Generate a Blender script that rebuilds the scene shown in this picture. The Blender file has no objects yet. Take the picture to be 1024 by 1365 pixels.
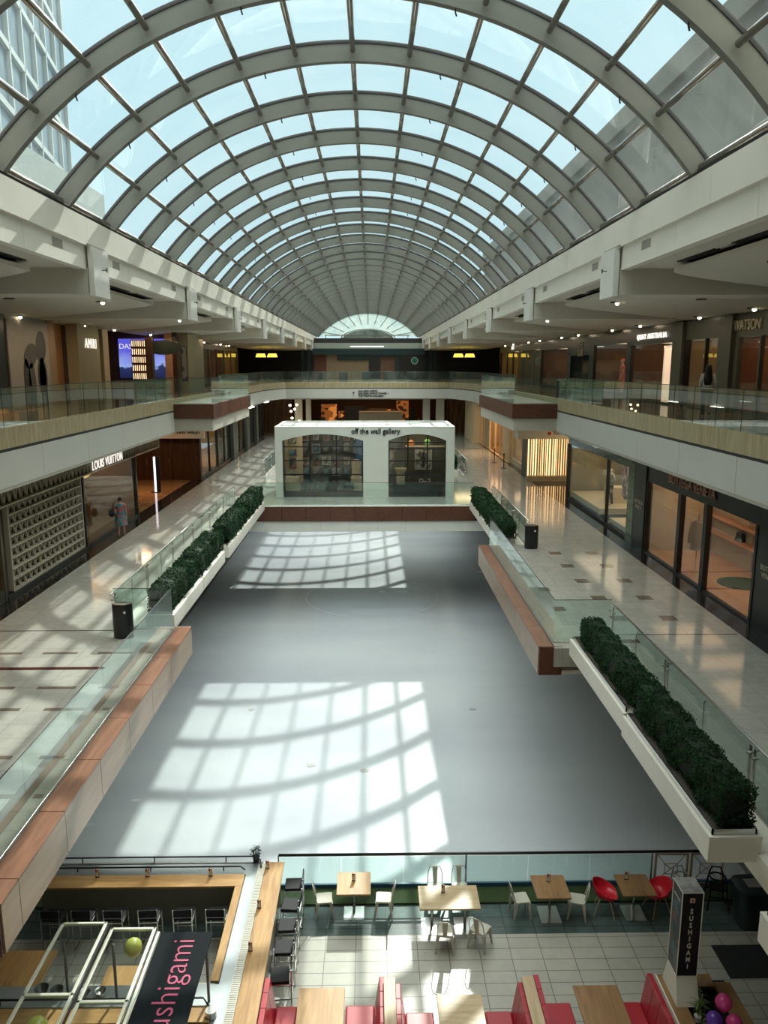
import bpy, bmesh, math, random
from mathutils import Vector, Matrix
random.seed(7)
C = bpy.context.scene
COL = C.collection
R = math.radians
# eye level is z=0 while building; everything is lifted so the ice/restaurant floor is z=0 at the end
H_ICE, H_L2, H_L3 = -12.7, -7.0, -1.65
LIFT = 12.7
# ------------------------------------------------------------------ camera
cam = bpy.data.cameras.new('camera'); cam.sensor_fit = 'HORIZONTAL'; cam.sensor_width = 36
cam.lens = 36 * 1030 / 1024; cam.clip_end = 600
co = bpy.data.objects.new('camera', cam); COL.objects.link(co)
co.rotation_euler = (R(90 - 10.747), 0, R(-0.929)); C.camera = co
# ------------------------------------------------------------------ view
C.view_settings.view_transform = 'Standard'; C.view_settings.look = 'None'
C.view_settings.gamma = 1; C.view_settings.use_curve_mapping = False
C.view_settings.exposure = 0.14
C.cycles.max_bounces = 10; C.cycles.transparent_max_bounces = 24
C.cycles.diffuse_bounces = 5; C.cycles.glossy_bounces = 4
C.cycles.caustics_reflective = False; C.cycles.caustics_refractive = False
C.cycles.sample_clamp_indirect = 6
# ------------------------------------------------------------------ sky
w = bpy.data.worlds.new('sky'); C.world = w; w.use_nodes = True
nt = w.node_tree; nt.nodes.clear()
o_ = nt.nodes.new('ShaderNodeOutputWorld'); b_ = nt.nodes.new('ShaderNodeBackground')
tc = nt.nodes.new('ShaderNodeTexCoord'); nz = nt.nodes.new('ShaderNodeTexNoise')
nz.inputs['Scale'].default_value = 2.2; nz.inputs['Detail'].default_value = 6
mp = nt.nodes.new('ShaderNodeMapping'); mp.inputs['Scale'].default_value = (1, 1, 3)
rp = nt.nodes.new('ShaderNodeValToRGB')
rp.color_ramp.elements[0].position = 0.35; rp.color_ramp.elements[0].color = (0.60, 0.84, 0.94, 1)
rp.color_ramp.elements[1].position = 0.72; rp.color_ramp.elements[1].color = (0.70, 0.90, 0.96, 1)
nt.links.new(tc.outputs['Generated'], mp.inputs['Vector']); nt.links.new(mp.outputs[0], nz.inputs['Vector'])
nt.links.new(nz.outputs['Fac'], rp.inputs['Fac']); b_.inputs['Strength'].default_value = 1.05
# sky above the view is brightened to add fill light indoors
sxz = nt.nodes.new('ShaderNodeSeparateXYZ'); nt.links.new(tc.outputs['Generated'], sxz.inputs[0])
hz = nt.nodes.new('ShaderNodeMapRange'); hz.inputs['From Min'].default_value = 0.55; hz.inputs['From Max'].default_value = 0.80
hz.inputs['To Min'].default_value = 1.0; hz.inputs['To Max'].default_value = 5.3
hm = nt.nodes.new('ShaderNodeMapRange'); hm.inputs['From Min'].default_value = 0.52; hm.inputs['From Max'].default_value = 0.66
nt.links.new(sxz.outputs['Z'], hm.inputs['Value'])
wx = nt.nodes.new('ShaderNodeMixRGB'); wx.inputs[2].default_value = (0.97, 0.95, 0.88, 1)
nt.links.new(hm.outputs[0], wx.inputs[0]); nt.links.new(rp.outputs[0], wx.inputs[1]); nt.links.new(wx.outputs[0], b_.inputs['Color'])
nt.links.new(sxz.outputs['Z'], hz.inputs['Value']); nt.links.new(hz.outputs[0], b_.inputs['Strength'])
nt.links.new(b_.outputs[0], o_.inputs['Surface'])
# ------------------------------------------------------------------ sun
SUN = Vector((0.262, 1.215, 1.0)).normalized()
sl = bpy.data.lights.new('sun', 'SUN'); sl.energy = 5.4; sl.angle = R(0.55); sl.color = (1.0, 0.96, 0.86)
so = bpy.data.objects.new('sun', sl); COL.objects.link(so); so.location = (10, 40, 60)
so.rotation_euler = SUN.to_track_quat('Z', 'Y').to_euler()

# warm light from the shops' and walkways' own lamps: broad, soft, under the upper ceiling
for _x in (-11.4, 11.0):
    for _y, _e in ((29, 85), (42, 85), (56, 70), (70, 60)):
        _l = bpy.data.lights.new('walkway_downlight', 'AREA'); _l.shape = 'RECTANGLE'; _l.size = 1.2; _l.size_y = 9; _l.energy = _e * (.8 if _x < 0 else .45); _l.color = (1.0, .74, .48)
        _o = bpy.data.objects.new('walkway_downlight', _l); COL.objects.link(_o); _o.location = (_x, _y, 1.66)
_l = bpy.data.lights.new('arcade_downlight', 'AREA'); _l.size = 3; _l.energy = 140; _l.color = (1.0, .66, .36)
_o = bpy.data.objects.new('arcade_downlight', _l); COL.objects.link(_o); _o.location = (8.3, 62, -3.4)

# ================================================================== materials
MATS = {}
def mat(name, col, rough=0.5, metal=0.0, noise=0.0, nscale=3.0, bump=0.0, bscale=30.0, emit=0.0, ecol=None,
        stretch=(1, 1, 1), col2=None, spec=0.5, coat=0.0):
    if name in MATS: return MATS[name]
    m = bpy.data.materials.new(name); m.use_nodes = True
    n = m.node_tree; p = n.nodes['Principled BSDF']
    p.inputs['Roughness'].default_value = rough; p.inputs['Metallic'].default_value = metal
    p.inputs['Specular IOR Level'].default_value = spec; p.inputs['Coat Weight'].default_value = coat
    p.inputs['Base Color'].default_value = (*col, 1)
    t = n.nodes.new('ShaderNodeTexCoord'); mpn = n.nodes.new('ShaderNodeMapping'); mpn.inputs['Scale'].default_value = stretch
    n.links.new(t.outputs['Object'], mpn.inputs['Vector'])
    nn = n.nodes.new('ShaderNodeTexNoise'); nn.inputs['Scale'].default_value = nscale; nn.inputs['Detail'].default_value = 5
    n.links.new(mpn.outputs[0], nn.inputs['Vector'])
    r = n.nodes.new('ShaderNodeValToRGB')
    c2 = col2 if col2 else tuple(c * (1 - max(noise, .04)) for c in col)
    r.color_ramp.elements[0].position = 0.3; r.color_ramp.elements[0].color = (*c2, 1)
    r.color_ramp.elements[1].position = 0.7; r.color_ramp.elements[1].color = (*col, 1)
    n.links.new(nn.outputs['Fac'], r.inputs['Fac']); n.links.new(r.outputs[0], p.inputs['Base Color'])
    if bump:
        b = n.nodes.new('ShaderNodeBump'); b.inputs['Strength'].default_value = bump; b.inputs['Distance'].default_value = 0.02
        n2 = n.nodes.new('ShaderNodeTexNoise'); n2.inputs['Scale'].default_value = bscale
        n.links.new(mpn.outputs[0], n2.inputs['Vector']); n.links.new(n2.outputs['Fac'], b.inputs['Height'])
        n.links.new(b.outputs[0], p.inputs['Normal'])
    if emit:
        p.inputs['Emission Color'].default_value = (*(ecol or col), 1); p.inputs['Emission Strength'].default_value = emit
    MATS[name] = m
    return m

def tile_mat(name, col, col2, grout, tw, th, rough=0.15, mortar=0.012, bump=0.0, offset=0.0, rnoise=0.0, vein=0.0, axis='XY', veincol=None):
    m = bpy.data.materials.new(name); m.use_nodes = True
    n = m.node_tree; p = n.nodes['Principled BSDF']
    t = n.nodes.new('ShaderNodeTexCoord'); br = n.nodes.new('ShaderNodeTexBrick')
    mp2 = n.nodes.new('ShaderNodeMapping')
    if axis == 'YZ': mp2.inputs['Rotation'].default_value = (R(-90), R(0), R(-90))
    if axis == 'XZ': mp2.inputs['Rotation'].default_value = (R(-90), 0, 0)
    n.links.new(t.outputs['Object'], mp2.inputs['Vector']); n.links.new(mp2.outputs[0], br.inputs['Vector'])
    br.inputs['Color1'].default_value = (*col, 1); br.inputs['Color2'].default_value = (*col2, 1); br.inputs['Mortar'].default_value = (*grout, 1)
    br.inputs['Scale'].default_value = 1; br.inputs['Mortar Size'].default_value = mortar; br.inputs['Mortar Smooth'].default_value = 0.1
    br.inputs['Brick Width'].default_value = tw; br.inputs['Row Height'].default_value = th; br.offset = offset; br.inputs['Bias'].default_value = -0.2
    out = br.outputs['Color']
    nn = n.nodes.new('ShaderNodeTexNoise'); nn.inputs['Scale'].default_value = 2.4; nn.inputs['Detail'].default_value = 8; nn.inputs['Distortion'].default_value = 1.2
    n.links.new(t.outputs['Object'], nn.inputs['Vector'])
    if vein:
        mx = n.nodes.new('ShaderNodeMixRGB'); mx.blend_type = 'MULTIPLY'; mx.inputs[0].default_value = vein
        rr = n.nodes.new('ShaderNodeValToRGB'); rr.color_ramp.elements[0].position = 0.38; rr.color_ramp.elements[0].color = (*(veincol or (.45, .45, .45)), 1)
        rr.color_ramp.elements[1].position = 0.6; rr.color_ramp.elements[1].color = (1, 1, 1, 1)
        n.links.new(nn.outputs['Fac'], rr.inputs[0]); n.links.new(out, mx.inputs[1]); n.links.new(rr.outputs[0], mx.inputs[2]); out = mx.outputs[0]
    n.links.new(out, p.inputs['Base Color'])
    if rnoise:
        mr = n.nodes.new('ShaderNodeMapRange'); mr.inputs['To Min'].default_value = rough; mr.inputs['To Max'].default_value = rough + rnoise
        n.links.new(nn.outputs['Fac'], mr.inputs['Value']); n.links.new(mr.outputs[0], p.inputs['Roughness'])
    else: p.inputs['Roughness'].default_value = rough
    return m

def glass_mat(name, tint=(0.86, 0.94, 0.92), ior=1.45, rough=0.0, dirt=0.0, mult=1.0):
    """thin architectural glass: fresnel reflection over tinted transparency"""
    m = bpy.data.materials.new(name); m.use_nodes = True
    n = m.node_tree; n.nodes.clear()
    o = n.nodes.new('ShaderNodeOutputMaterial'); mix = n.nodes.new('ShaderNodeMixShader')
    tr = n.nodes.new('ShaderNodeBsdfTransparent'); tr.inputs[0].default_value = (*tint, 1)
    gl = n.nodes.new('ShaderNodeBsdfGlossy'); gl.inputs['Roughness'].default_value = rough; gl.inputs[0].default_value = (1, 1, 1, 1)
    lw = n.nodes.new('ShaderNodeLayerWeight'); lw.inputs['Blend'].default_value = 0.5
    pw = n.nodes.new('ShaderNodeMath'); pw.operation = 'POWER'; pw.inputs[1].default_value = 3.2
    ma = n.nodes.new('ShaderNodeMath'); ma.operation = 'MULTIPLY_ADD'; ma.inputs[1].default_value = 0.75 * mult; ma.inputs[2].default_value = 0.06 * mult
    n.links.new(lw.outputs['Facing'], pw.inputs[0]); n.links.new(pw.outputs[0], ma.inputs[0])
    n.links.new(ma.outputs[0], mix.inputs[0]); n.links.new(tr.outputs[0], mix.inputs[1]); n.links.new(gl.outputs[0], mix.inputs[2])
    last = mix.outputs[0]
    if dirt:
        df = n.nodes.new('ShaderNodeBsdfDiffuse'); df.inputs[0].default_value = (.75, .8, .78, 1)
        ts = n.nodes.new('ShaderNodeBsdfTranslucent'); ts.inputs[0].default_value = (.75, .85, .83, 1)
        ad = n.nodes.new('ShaderNodeMixShader'); ad.inputs[0].default_value = 0.5
        n.links.new(df.outputs[0], ad.inputs[1]); n.links.new(ts.outputs[0], ad.inputs[2])
        tx = n.nodes.new('ShaderNodeTexCoord'); nn = n.nodes.new('ShaderNodeTexNoise'); nn.inputs['Scale'].default_value = 0.8; nn.inputs['Detail'].default_value = 6
        n.links.new(tx.outputs['Object'], nn.inputs['Vector'])
        mr = n.nodes.new('ShaderNodeMapRange'); mr.inputs['From Min'].default_value = 0.35; mr.inputs['From Max'].default_value = 0.75
        mr.inputs['To Min'].default_value = dirt * 0.3; mr.inputs['To Max'].default_value = dirt
        n.links.new(nn.outputs['Fac'], mr.inputs['Value'])
        m2 = n.nodes.new('ShaderNodeMixShader'); n.links.new(mr.outputs[0], m2.inputs[0]); n.links.new(last, m2.inputs[1]); n.links.new(ad.outputs[0], m2.inputs[2])
        last = m2.outputs[0]
    n.links.new(last, o.inputs[0])
    return m

def wood_mat(name, c1, c2, rough=0.35, scale=2.0, axis='Y', grain=14.0):
    m = bpy.data.materials.new(name); m.use_nodes = True
    n = m.node_tree; p = n.nodes['Principled BSDF']
    t = n.nodes.new('ShaderNodeTexCoord'); mpn = n.nodes.new('ShaderNodeMapping')
    s = {'X': (0.12, 1, 1), 'Y': (1, 0.12, 1), 'Z': (1, 1, 0.1)}[axis]
    mpn.inputs['Scale'].default_value = tuple(v * grain for v in s)
    n.links.new(t.outputs['Object'], mpn.inputs['Vector'])
    nn = n.nodes.new('ShaderNodeTexNoise'); nn.inputs['Scale'].default_value = scale; nn.inputs['Detail'].default_value = 8; nn.inputs['Distortion'].default_value = 0.6
    n.links.new(mpn.outputs[0], nn.inputs['Vector'])
    r = n.nodes.new('ShaderNodeValToRGB'); r.color_ramp.elements[0].position = 0.32; r.color_ramp.elements[0].color = (*c1, 1)
    r.color_ramp.elements[1].position = 0.68; r.color_ramp.elements[1].color = (*c2, 1)
    n.links.new(nn.outputs['Fac'], r.inputs[0]); n.links.new(r.outputs[0], p.inputs['Base Color'])
    p.inputs['Roughness'].default_value = rough
    return m

def emit_mat(name, col, s):
    return mat(name, col, rough=.5, emit=s, ecol=col)

PLASTER = mat('white_plaster', (.72, .69, .60), .7, noise=.06, nscale=1.2)
PLASTER_F = mat('cream_fascia', (.86, .83, .74), .65, noise=.05, nscale=1.0)
CEIL = mat('ceiling_paint', (.66, .63, .55), .8, noise=.05)
WHITEBAND = mat('white_band', (.74, .74, .69), .5, noise=.04, nscale=.6)
STEELP = mat('painted_steel', (.20, .20, .17), .5, noise=.1, nscale=2)
BRONZE = mat('bronze_pipe', (.42, .38, .33), .22, .85, noise=.1)
BLACKM = mat('black_metal', (.012, .013, .014), .35, noise=.1)
GASKET = mat('dark_gasket', (.03, .03, .028), .6)
CHROME = mat('brushed_steel', (.62, .62, .60), .25, 1.0, noise=.08)
TRAV = wood_mat('travertine_wood_band', (.42, .34, .19), (.62, .53, .34), .45, 1.6, 'Z', 6)
BROWN = wood_mat('brown_laminate', (.09, .032, .017), (.13, .048, .026), .38, 1.5, 'Y', 5)
LEDGETOP = wood_mat('ledge_top_wood', (.17, .075, .045), (.26, .12, .07), .3, 1.5, 'Y', 6)
LEDGEFACE = wood_mat('ledge_face_laminate', (.29, .20, .14), (.36, .26, .18), .33, 1.2, 'Y', 4)
OAK = wood_mat('oak_top', (.34, .17, .055), (.50, .29, .11), .35, 1.6, 'Y', 6)
OAKX = wood_mat('oak_top_crosswise', (.36, .18, .06), (.52, .31, .12), .35, 1.6, 'X', 6)
OAKPALE = wood_mat('pale_oak_top', (.42, .29, .15), (.56, .42, .25), .4, 1.6, 'X', 6)
OAKDARK = wood_mat('walnut_top', (.20, .10, .04), (.32, .18, .075), .35, 1.6, 'Y', 6)
PALEWOOD = wood_mat('pale_wood', (.44, .31, .17), (.58, .43, .26), .4, 1.6, 'Y', 6)
GLASS = glass_mat('rail_glass', (.86, .94, .92), dirt=.035, mult=.7)
GLASSW = glass_mat('window_glass', (.92, .95, .94), mult=.45)
GLASSR = glass_mat('roof_glass', (.83, .92, .92), dirt=.10, mult=.35)
GLASSF = glass_mat('frosted_end_glass', (.75, .80, .76), dirt=.9, mult=.3)
REDV = mat('red_vinyl', (.42, .02, .035), .32, noise=.15, nscale=4)
REDP = mat('red_plastic', (.62, .012, .03), .35)
WHITEM = mat('cream_painted_metal', (.50, .48, .40), .4, .0, noise=.1)
WHITEP = mat('planter_white', (.76, .73, .65), .45, noise=.05)
BLACKV = mat('black_vinyl', (.010, .010, .012), .55, spec=.2)
STAIN = mat('stainless_counter', (.42, .45, .46), .35, .7, noise=.1)
DARKFAB = mat('dark_cloth', (.02, .02, .025), .8)
SKIN = mat('skin', (.45, .26, .18), .5)
HAIRB = mat('black_hair', (.008, .007, .007), .5)
LEAF = mat('boxwood_leaf', (.026, .075, .026), .8, noise=.6, nscale=12, col2=(.008, .032, .012), spec=.15)
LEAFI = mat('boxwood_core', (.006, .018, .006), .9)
CREAMW = mat('cream_wall', (.60, .50, .34), .6, noise=.05)
GREYW = mat('olive_grey_wall', (.09, .095, .075), .5, noise=.1)
BLACKW = mat('black_shopfront', (.010, .012, .012), .3, noise=.1)
DKWOOD = wood_mat('dark_walnut_doors', (.045, .020, .010), (.085, .038, .018), .3, 1.2, 'Z', 5)

# ================================================================== mesh helper
class M:
    def __init__(s): s.v = []; s.f = []
    def add(s, vs, fs):
        k = len(s.v); s.v += [tuple(v) for v in vs]; s.f += [tuple(i + k for i in f) for f in fs]; return s
    def box(s, x0, x1, y0, y1, z0, z1):
        if x0 > x1: x0, x1 = x1, x0
        if y0 > y1: y0, y1 = y1, y0
        if z0 > z1: z0, z1 = z1, z0
        return s.add([(x0,y0,z0),(x1,y0,z0),(x1,y1,z0),(x0,y1,z0),(x0,y0,z1),(x1,y0,z1),(x1,y1,z1),(x0,y1,z1)],
              [(3,2,1,0),(4,5,6,7),(0,1,5,4),(1,2,6,5),(2,3,7,6),(3,0,4,7)])
    def cb(s, c, d): # centre, dims
        return s.box(c[0]-d[0]/2, c[0]+d[0]/2, c[1]-d[1]/2, c[1]+d[1]/2, c[2]-d[2]/2, c[2]+d[2]/2)
    def frustum(s, c0, d0, c1, d1): # rectangular taper between two levels
        v = []
        for c, d in ((c0, d0), (c1, d1)):
            v += [(c[0]-d[0]/2,c[1]-d[1]/2,c[2]),(c[0]+d[0]/2,c[1]-d[1]/2,c[2]),(c[0]+d[0]/2,c[1]+d[1]/2,c[2]),(c[0]-d[0]/2,c[1]+d[1]/2,c[2])]
        return s.add(v, [(3,2,1,0),(4,5,6,7),(0,1,5,4),(1,2,6,5),(2,3,7,6),(3,0,4,7)])
    def tube(s, pts, r, n=8, close=False, radii=None):
        pts = [Vector(p) for p in pts]; N = len(pts); rings = []
        up = Vector((0, 0, 1))
        for i, p in enumerate(pts):
            if close: d = pts[(i+1) % N] - pts[i-1]
            else: d = pts[min(i+1, N-1)] - pts[max(i-1, 0)]
            d.normalize()
            a = d.cross(up)
            if a.length < 1e-3: a = d.cross(Vector((0, 1, 0)))
            a.normalize(); b = a.cross(d); rr = radii[i] if radii else r
            rings.append([p + (a*math.cos(2*math.pi*k/n) + b*math.sin(2*math.pi*k/n))*rr for k in range(n)])
        k0 = len(s.v)
        for rg in rings: s.v += [tuple(q) for q in rg]
        for i in range(N if close else N-1):
            j = (i+1) % N
            for k in range(n):
                l = (k+1) % n
                s.f.append((k0+i*n+k, k0+j*n+k, k0+j*n+l, k0+i*n+l))
        if not close:
            s.f.append(tuple(k0+k for k in range(n))); s.f.append(tuple(k0+(N-1)*n+k for k in reversed(range(n))))
        return s
    def cyl(s, c, r, z0, z1, n=20, r1=None):
        return s.loft([[(c[0]+rr*math.cos(2*math.pi*k/n), c[1]+rr*math.sin(2*math.pi*k/n), z) for k in range(n)] for z, rr in ((z0, r), (z1, r if r1 is None else r1))])
    def lathe(s, c, prof, n=20, sx=1, sy=1):
        return s.loft([[(c[0]+r*sx*math.cos(2*math.pi*k/n), c[1]+r*sy*math.sin(2*math.pi*k/n), c[2]+z) for k in range(n)] for r, z in prof])
    def loft(s, rings, cap=True, closed=True):
        k0 = len(s.v); n = len(rings[0])
        for rg in rings: s.v += [tuple(q) for q in rg]
        for i in range(len(rings)-1):
            for k in range(n if closed else n-1):
                l = (k+1) % n
                s.f.append((k0+i*n+k, k0+i*n+l, k0+(i+1)*n+l, k0+(i+1)*n+k))
        if cap and closed:
            s.f.append(tuple(k0+k for k in reversed(range(n)))); s.f.append(tuple(k0+(len(rings)-1)*n+k for k in range(n)))
        return s
    def prism(s, poly, z0, z1):
        n = len(poly)
        return s.add([(x,y,z0) for x,y in poly]+[(x,y,z1) for x,y in poly],
            [tuple(reversed(range(n))), tuple(range(n,2*n))]+[(i,(i+1)%n,n+(i+1)%n,n+i) for i in range(n)])
    def prism_y(s, poly, y0, y1): # poly in xz
        n = len(poly)
        return s.add([(x,y0,z) for x,z in poly]+[(x,y1,z) for x,z in poly],
            [tuple(range(n)), tuple(reversed(range(n,2*n)))]+[((i+1)%n,i,n+i,n+(i+1)%n) for i in range(n)])
    def xf(s, mt): s.v = [tuple(mt @ Vector(v)) for v in s.v]; return s
    def build(s, name, m=None, parent=None, smooth=False, bevel=0, loc=None):
        me = bpy.data.meshes.new(name); me.from_pydata(s.v, [], s.f); me.update()
        o = bpy.data.objects.new(name, me); COL.objects.link(o)
        if m: me.materials.append(m)
        if parent: o.parent = parent
        if loc: o.location = loc
        if smooth:
            for p in me.polygons: p.use_smooth = True
        if smooth == 2:
            md = o.modifiers.new('es', 'EDGE_SPLIT'); md.split_angle = R(40)
        if bevel:
            b = o.modifiers.new('bevel', 'BEVEL'); b.width = bevel; b.segments = 2; b.limit_method = 'ANGLE'
        return o

def tag(o, label, cat, group=None, kind=None):
    o['label'] = label; o['category'] = cat
    if group: o['group'] = group
    if kind: o['kind'] = kind
    return o
def thing(name, label, cat, loc=(0, 0, 0), rz=0, group=None):
    o = bpy.data.objects.new(name, None); COL.objects.link(o); o.empty_display_size = .2
    o.location = loc; o.rotation_euler = (0, 0, rz)
    return tag(o, label, cat, group)
def structure(o): o['kind'] = 'structure'; return o
def struct(name, b, m, bevel=0): return structure(b.build(name, m, bevel=bevel))
def dup(root, loc, rz, label, group=None):
    r = root.copy(); COL.objects.link(r); r.location = loc; r.rotation_euler = (0, 0, rz)
    r['label'] = label
    if group: r['group'] = group
    for ch in list(root.children):
        c = ch.copy(); COL.objects.link(c); c.parent = r
        for g in list(ch.children):
            d = g.copy(); COL.objects.link(d); d.parent = c
    return r
_n = {'trim': 0, 'window': 0, 'door': 0}
def nxt(k): _n[k] += 1; return '%s_%d' % (k, _n[k])
def text_obj(name, s, size, m, extrude=.02, align='CENTER', parent=None, bold=0.0, spacing=1.0, xs=1.0):
    cu = bpy.data.curves.new('t', 'FONT'); cu.body = s; cu.size = size; cu.extrude = extrude
    cu.align_x = align; cu.align_y = 'CENTER'; cu.offset = bold; cu.space_character = spacing; cu.resolution_u = 3
    t = bpy.data.objects.new('t', cu); COL.objects.link(t)
    dg = bpy.context.evaluated_depsgraph_get(); dg.update()
    me = bpy.data.meshes.new_from_object(t.evaluated_get(dg))
    bpy.data.objects.remove(t); bpy.data.curves.remove(cu)
    for v in me.vertices: v.co.x *= xs
    me.materials.clear(); me.materials.append(m)
    o = bpy.data.objects.new(name, me); COL.objects.link(o)
    if parent: o.parent = parent
    return o
ROT = {'front': (R(90), 0, 0), 'right': (R(90), 0, R(-90)), 'left': (R(90), 0, R(90))}
# ================================================================== floors and slabs
ICEM = bpy.data.materials.new('rink_ice'); ICEM.use_nodes = True
n = ICEM.node_tree; p = n.nodes['Principled BSDF']
t = n.nodes.new('ShaderNodeTexCoord'); mp_ = n.nodes.new('ShaderNodeMapping'); mp_.inputs['Scale'].default_value = (.05, .13, 1)
n.links.new(t.outputs['Object'], mp_.inputs['Vector'])
n1 = n.nodes.new('ShaderNodeTexNoise'); n1.inputs['Scale'].default_value = 1.6; n1.inputs['Detail'].default_value = 7; n.links.new(mp_.outputs[0], n1.inputs['Vector'])
r1 = n.nodes.new('ShaderNodeValToRGB'); r1.color_ramp.elements[0].position = .36; r1.color_ramp.elements[0].color = (.44, .47, .515, 1)
r1.color_ramp.elements[1].position = .62; r1.color_ramp.elements[1].color = (.52, .56, .59, 1)
n.links.new(n1.outputs['Fac'], r1.inputs[0]); n.links.new(r1.outputs[0], p.inputs['Base Color'])
n2 = n.nodes.new('ShaderNodeTexNoise'); n2.inputs['Scale'].default_value = 4; n2.inputs['Detail'].default_value = 9; n.links.new(t.outputs['Object'], n2.inputs['Vector'])
mr = n.nodes.new('ShaderNodeMapRange'); mr.inputs['To Min'].default_value = .14; mr.inputs['To Max'].default_value = .34
n.links.new(n1.outputs['Fac'], mr.inputs['Value']); n.links.new(mr.outputs[0], p.inputs['Roughness'])
bp = n.nodes.new('ShaderNodeBump'); bp.inputs['Strength'].default_value = .05; n.links.new(n2.outputs['Fac'], bp.inputs['Height']); n.links.new(bp.outputs[0], p.inputs['Normal'])
p.inputs['Coat Weight'].default_value = .25; p.inputs['Coat Roughness'].default_value = .03
tag(M().box(-9.5, 9.5, 17.05, 66, H_ICE - .3, H_ICE).build('ice_rink', ICEM), 'pale grey ice sheet filling the rink below the promenades', 'ice')
# faint painted circle on the ice
MARK = mat('faint_ice_line', (.42, .43, .46), .3)
ring = M(); cx, cyy, rr = .0, 41.6, 3.7
pts = [(cx + rr*math.cos(a*R(3)), cyy + rr*math.sin(a*R(3))) for a in range(120)]
ri = [(cx + (rr-.07)*math.cos(a*R(3)), cyy + (rr-.07)*math.sin(a*R(3))) for a in range(120)]
k = [(x, y, H_ICE+.004) for x, y in pts] + [(x, y, H_ICE+.004) for x, y in ri]
ring.add(k, [(i, (i+1) % 120, 120+(i+1) % 120, 120+i) for i in range(120)])
tag(ring.build('ice_marking', MARK), 'faint thin circle painted on the middle of the ice', 'ice marking')
CHIP = mat('ice_chip', (.30, .31, .30), .4)
for i, (x, y, lb) in enumerate(((-4.55, 27.2, 'small grey scuff on the ice near the far left of the sunlit patch'), (-2.0, 23.05, 'small grey scuff in the middle of the near sunlit ice patch'),
                            (-.25, 22.7, 'small grey scuff on the ice near the right side of the sunlit patch'), (3.75, 27.1, 'small grey scuff on the shaded ice right of the sunlit patch'))):
    b = M(); pl = [(x+random.uniform(.1, .2)*math.cos(a), y+random.uniform(.07, .16)*math.sin(a)) for a in [j*.8 for j in range(8)]]
    b.prism(pl, H_ICE+.0, H_ICE+.012); tag(b.build('ice_scuff', CHIP), lb, 'mark', 'scuffs on the ice')

# restaurant floor (0.68 x 0.33 m tiles)
TILE = tile_mat('restaurant_tile', (.40, .385, .33), (.37, .355, .305), (.14, .13, .11), .682, .326, .28, .009, vein=.15)
DTILE = tile_mat('restaurant_dark_tile', (.075, .105, .10), (.065, .095, .09), (.03, .04, .04), .682, .326, .2, .009, vein=.3)
f = M().box(-9.5, 9.5, -2, 15.76, -.2, 0); o = f.build('floor', TILE, loc=(-.38, -.34, H_ICE)); structure(o)
f = M().box(-9.5, 9.5, 15.42, 17.0, -.2, 0); o = f.build('floor', DTILE, loc=(-.38, -.34+.34, H_ICE)); structure(o)
o.location.y = 0; 
GREEN = mat('green_turf_strip', (.03, .055, .012), .9, noise=.4, nscale=20)
struct(nxt('trim'), M().box(-9.5, 9.5, 16.42, 16.98, H_ICE, H_ICE + .05), GREEN)
BLUEK = mat('blue_kickboard', (.04, .12, .22), .4)
struct(nxt('trim'), M().box(-9.5, 9.5, 17.0, 17.06, H_ICE, H_ICE + .14), BLUEK)

# polished promenade stone
MARB = tile_mat('promenade_marble', (.40, .39, .35), (.365, .355, .32), (.24, .235, .21), .6, .6, .06, .005, rnoise=.06, vein=.2)
MARBD = tile_mat('dark_marble', (.022, .020, .018), (.03, .026, .022), (.01, .01, .01), .8, .8, .06, .004, vein=.6)
MARBW = tile_mat('shop_floor_warm', (.40, .24, .11), (.36, .21, .10), (.15, .1, .05), 1.2, 1.2, .12, .004, vein=.3)
SL = -.45  # slab thickness
def slab(polys, m, z, th): 
    for q in polys: struct('floor', M().prism(q, z-th, z), m)
# left, level 2
slab([[(-10.35, 9.0), (-5.35, 9.0), (-5.35, 20.2), (-6.95, 20.2), (-6.95, 38.6), (-10.35, 38.6)],
      [(-10.35, -3), (-6.95, -3), (-6.95, 9.0), (-10.35, 9.0)],
      [(-10.35, 38.6), (-6.95, 38.6), (-6.95, 49.6), (-10.35, 49.6)],
      [(-10.35, 49.6), (-6.95, 49.6), (-6.95, 76), (-10.35, 76)]], MARB, H_L2, .5)
slab([[(-10.35, -3), (-10.35, 76), (-11.2, 76), (-11.2, -3)]], MARBD, H_L2, .5)
slab([[(6.05, -3), (9.75, -3), (9.75, 18.4), (6.05, 18.4)], [(4.6, 18.4), (9.75, 18.4), (9.75, 29.7), (4.6, 29.7)],
      [(6.05, 29.7), (9.75, 29.7), (9.75, 49.6), (6.05, 49.6)], [(6.05, 49.6), (9.75, 49.6), (9.75, 76), (6.05, 76)]], MARB, H_L2, .5)
slab([[(9.75, -3), (10.6, -3), (10.6, 76), (9.75, 76)]], MARBD, H_L2, .5)
# bridge that carries the kiosk, and the far plaza
slab([[(-6.95, 38.6), (6.05, 38.6), (6.05, 49.6), (-6.95, 49.6)]], MARB, H_L2, .5)
slab([[(-22, 76), (22, 76), (22, 96), (-22, 96)]], MARB, H_L2, .5)
struct(nxt('trim'), M().box(-6.95, 6.05, 38.45, 38.6, -7.85, -7.0), WHITEBAND)
b = M()
for i in range(9): b.box(-5.75 + i*1.22, -5.75 + (i+1)*1.22 - .02, 38.36, 38.47, -7.76, -7.02)
struct(nxt('trim'), b, BROWN); struct(nxt('trim'), M().box(-6.9, 6.05, 38.43, 38.46, -7.84, -7.01), GASKET)
b = M()
for i in range(9): b.box(-6.9 + i*1.44, -6.9 + (i+1)*1.44 - .015, 38.42, 38.47, -8.3, -7.77)
struct(nxt('trim'), b, WHITEBAND)
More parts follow.
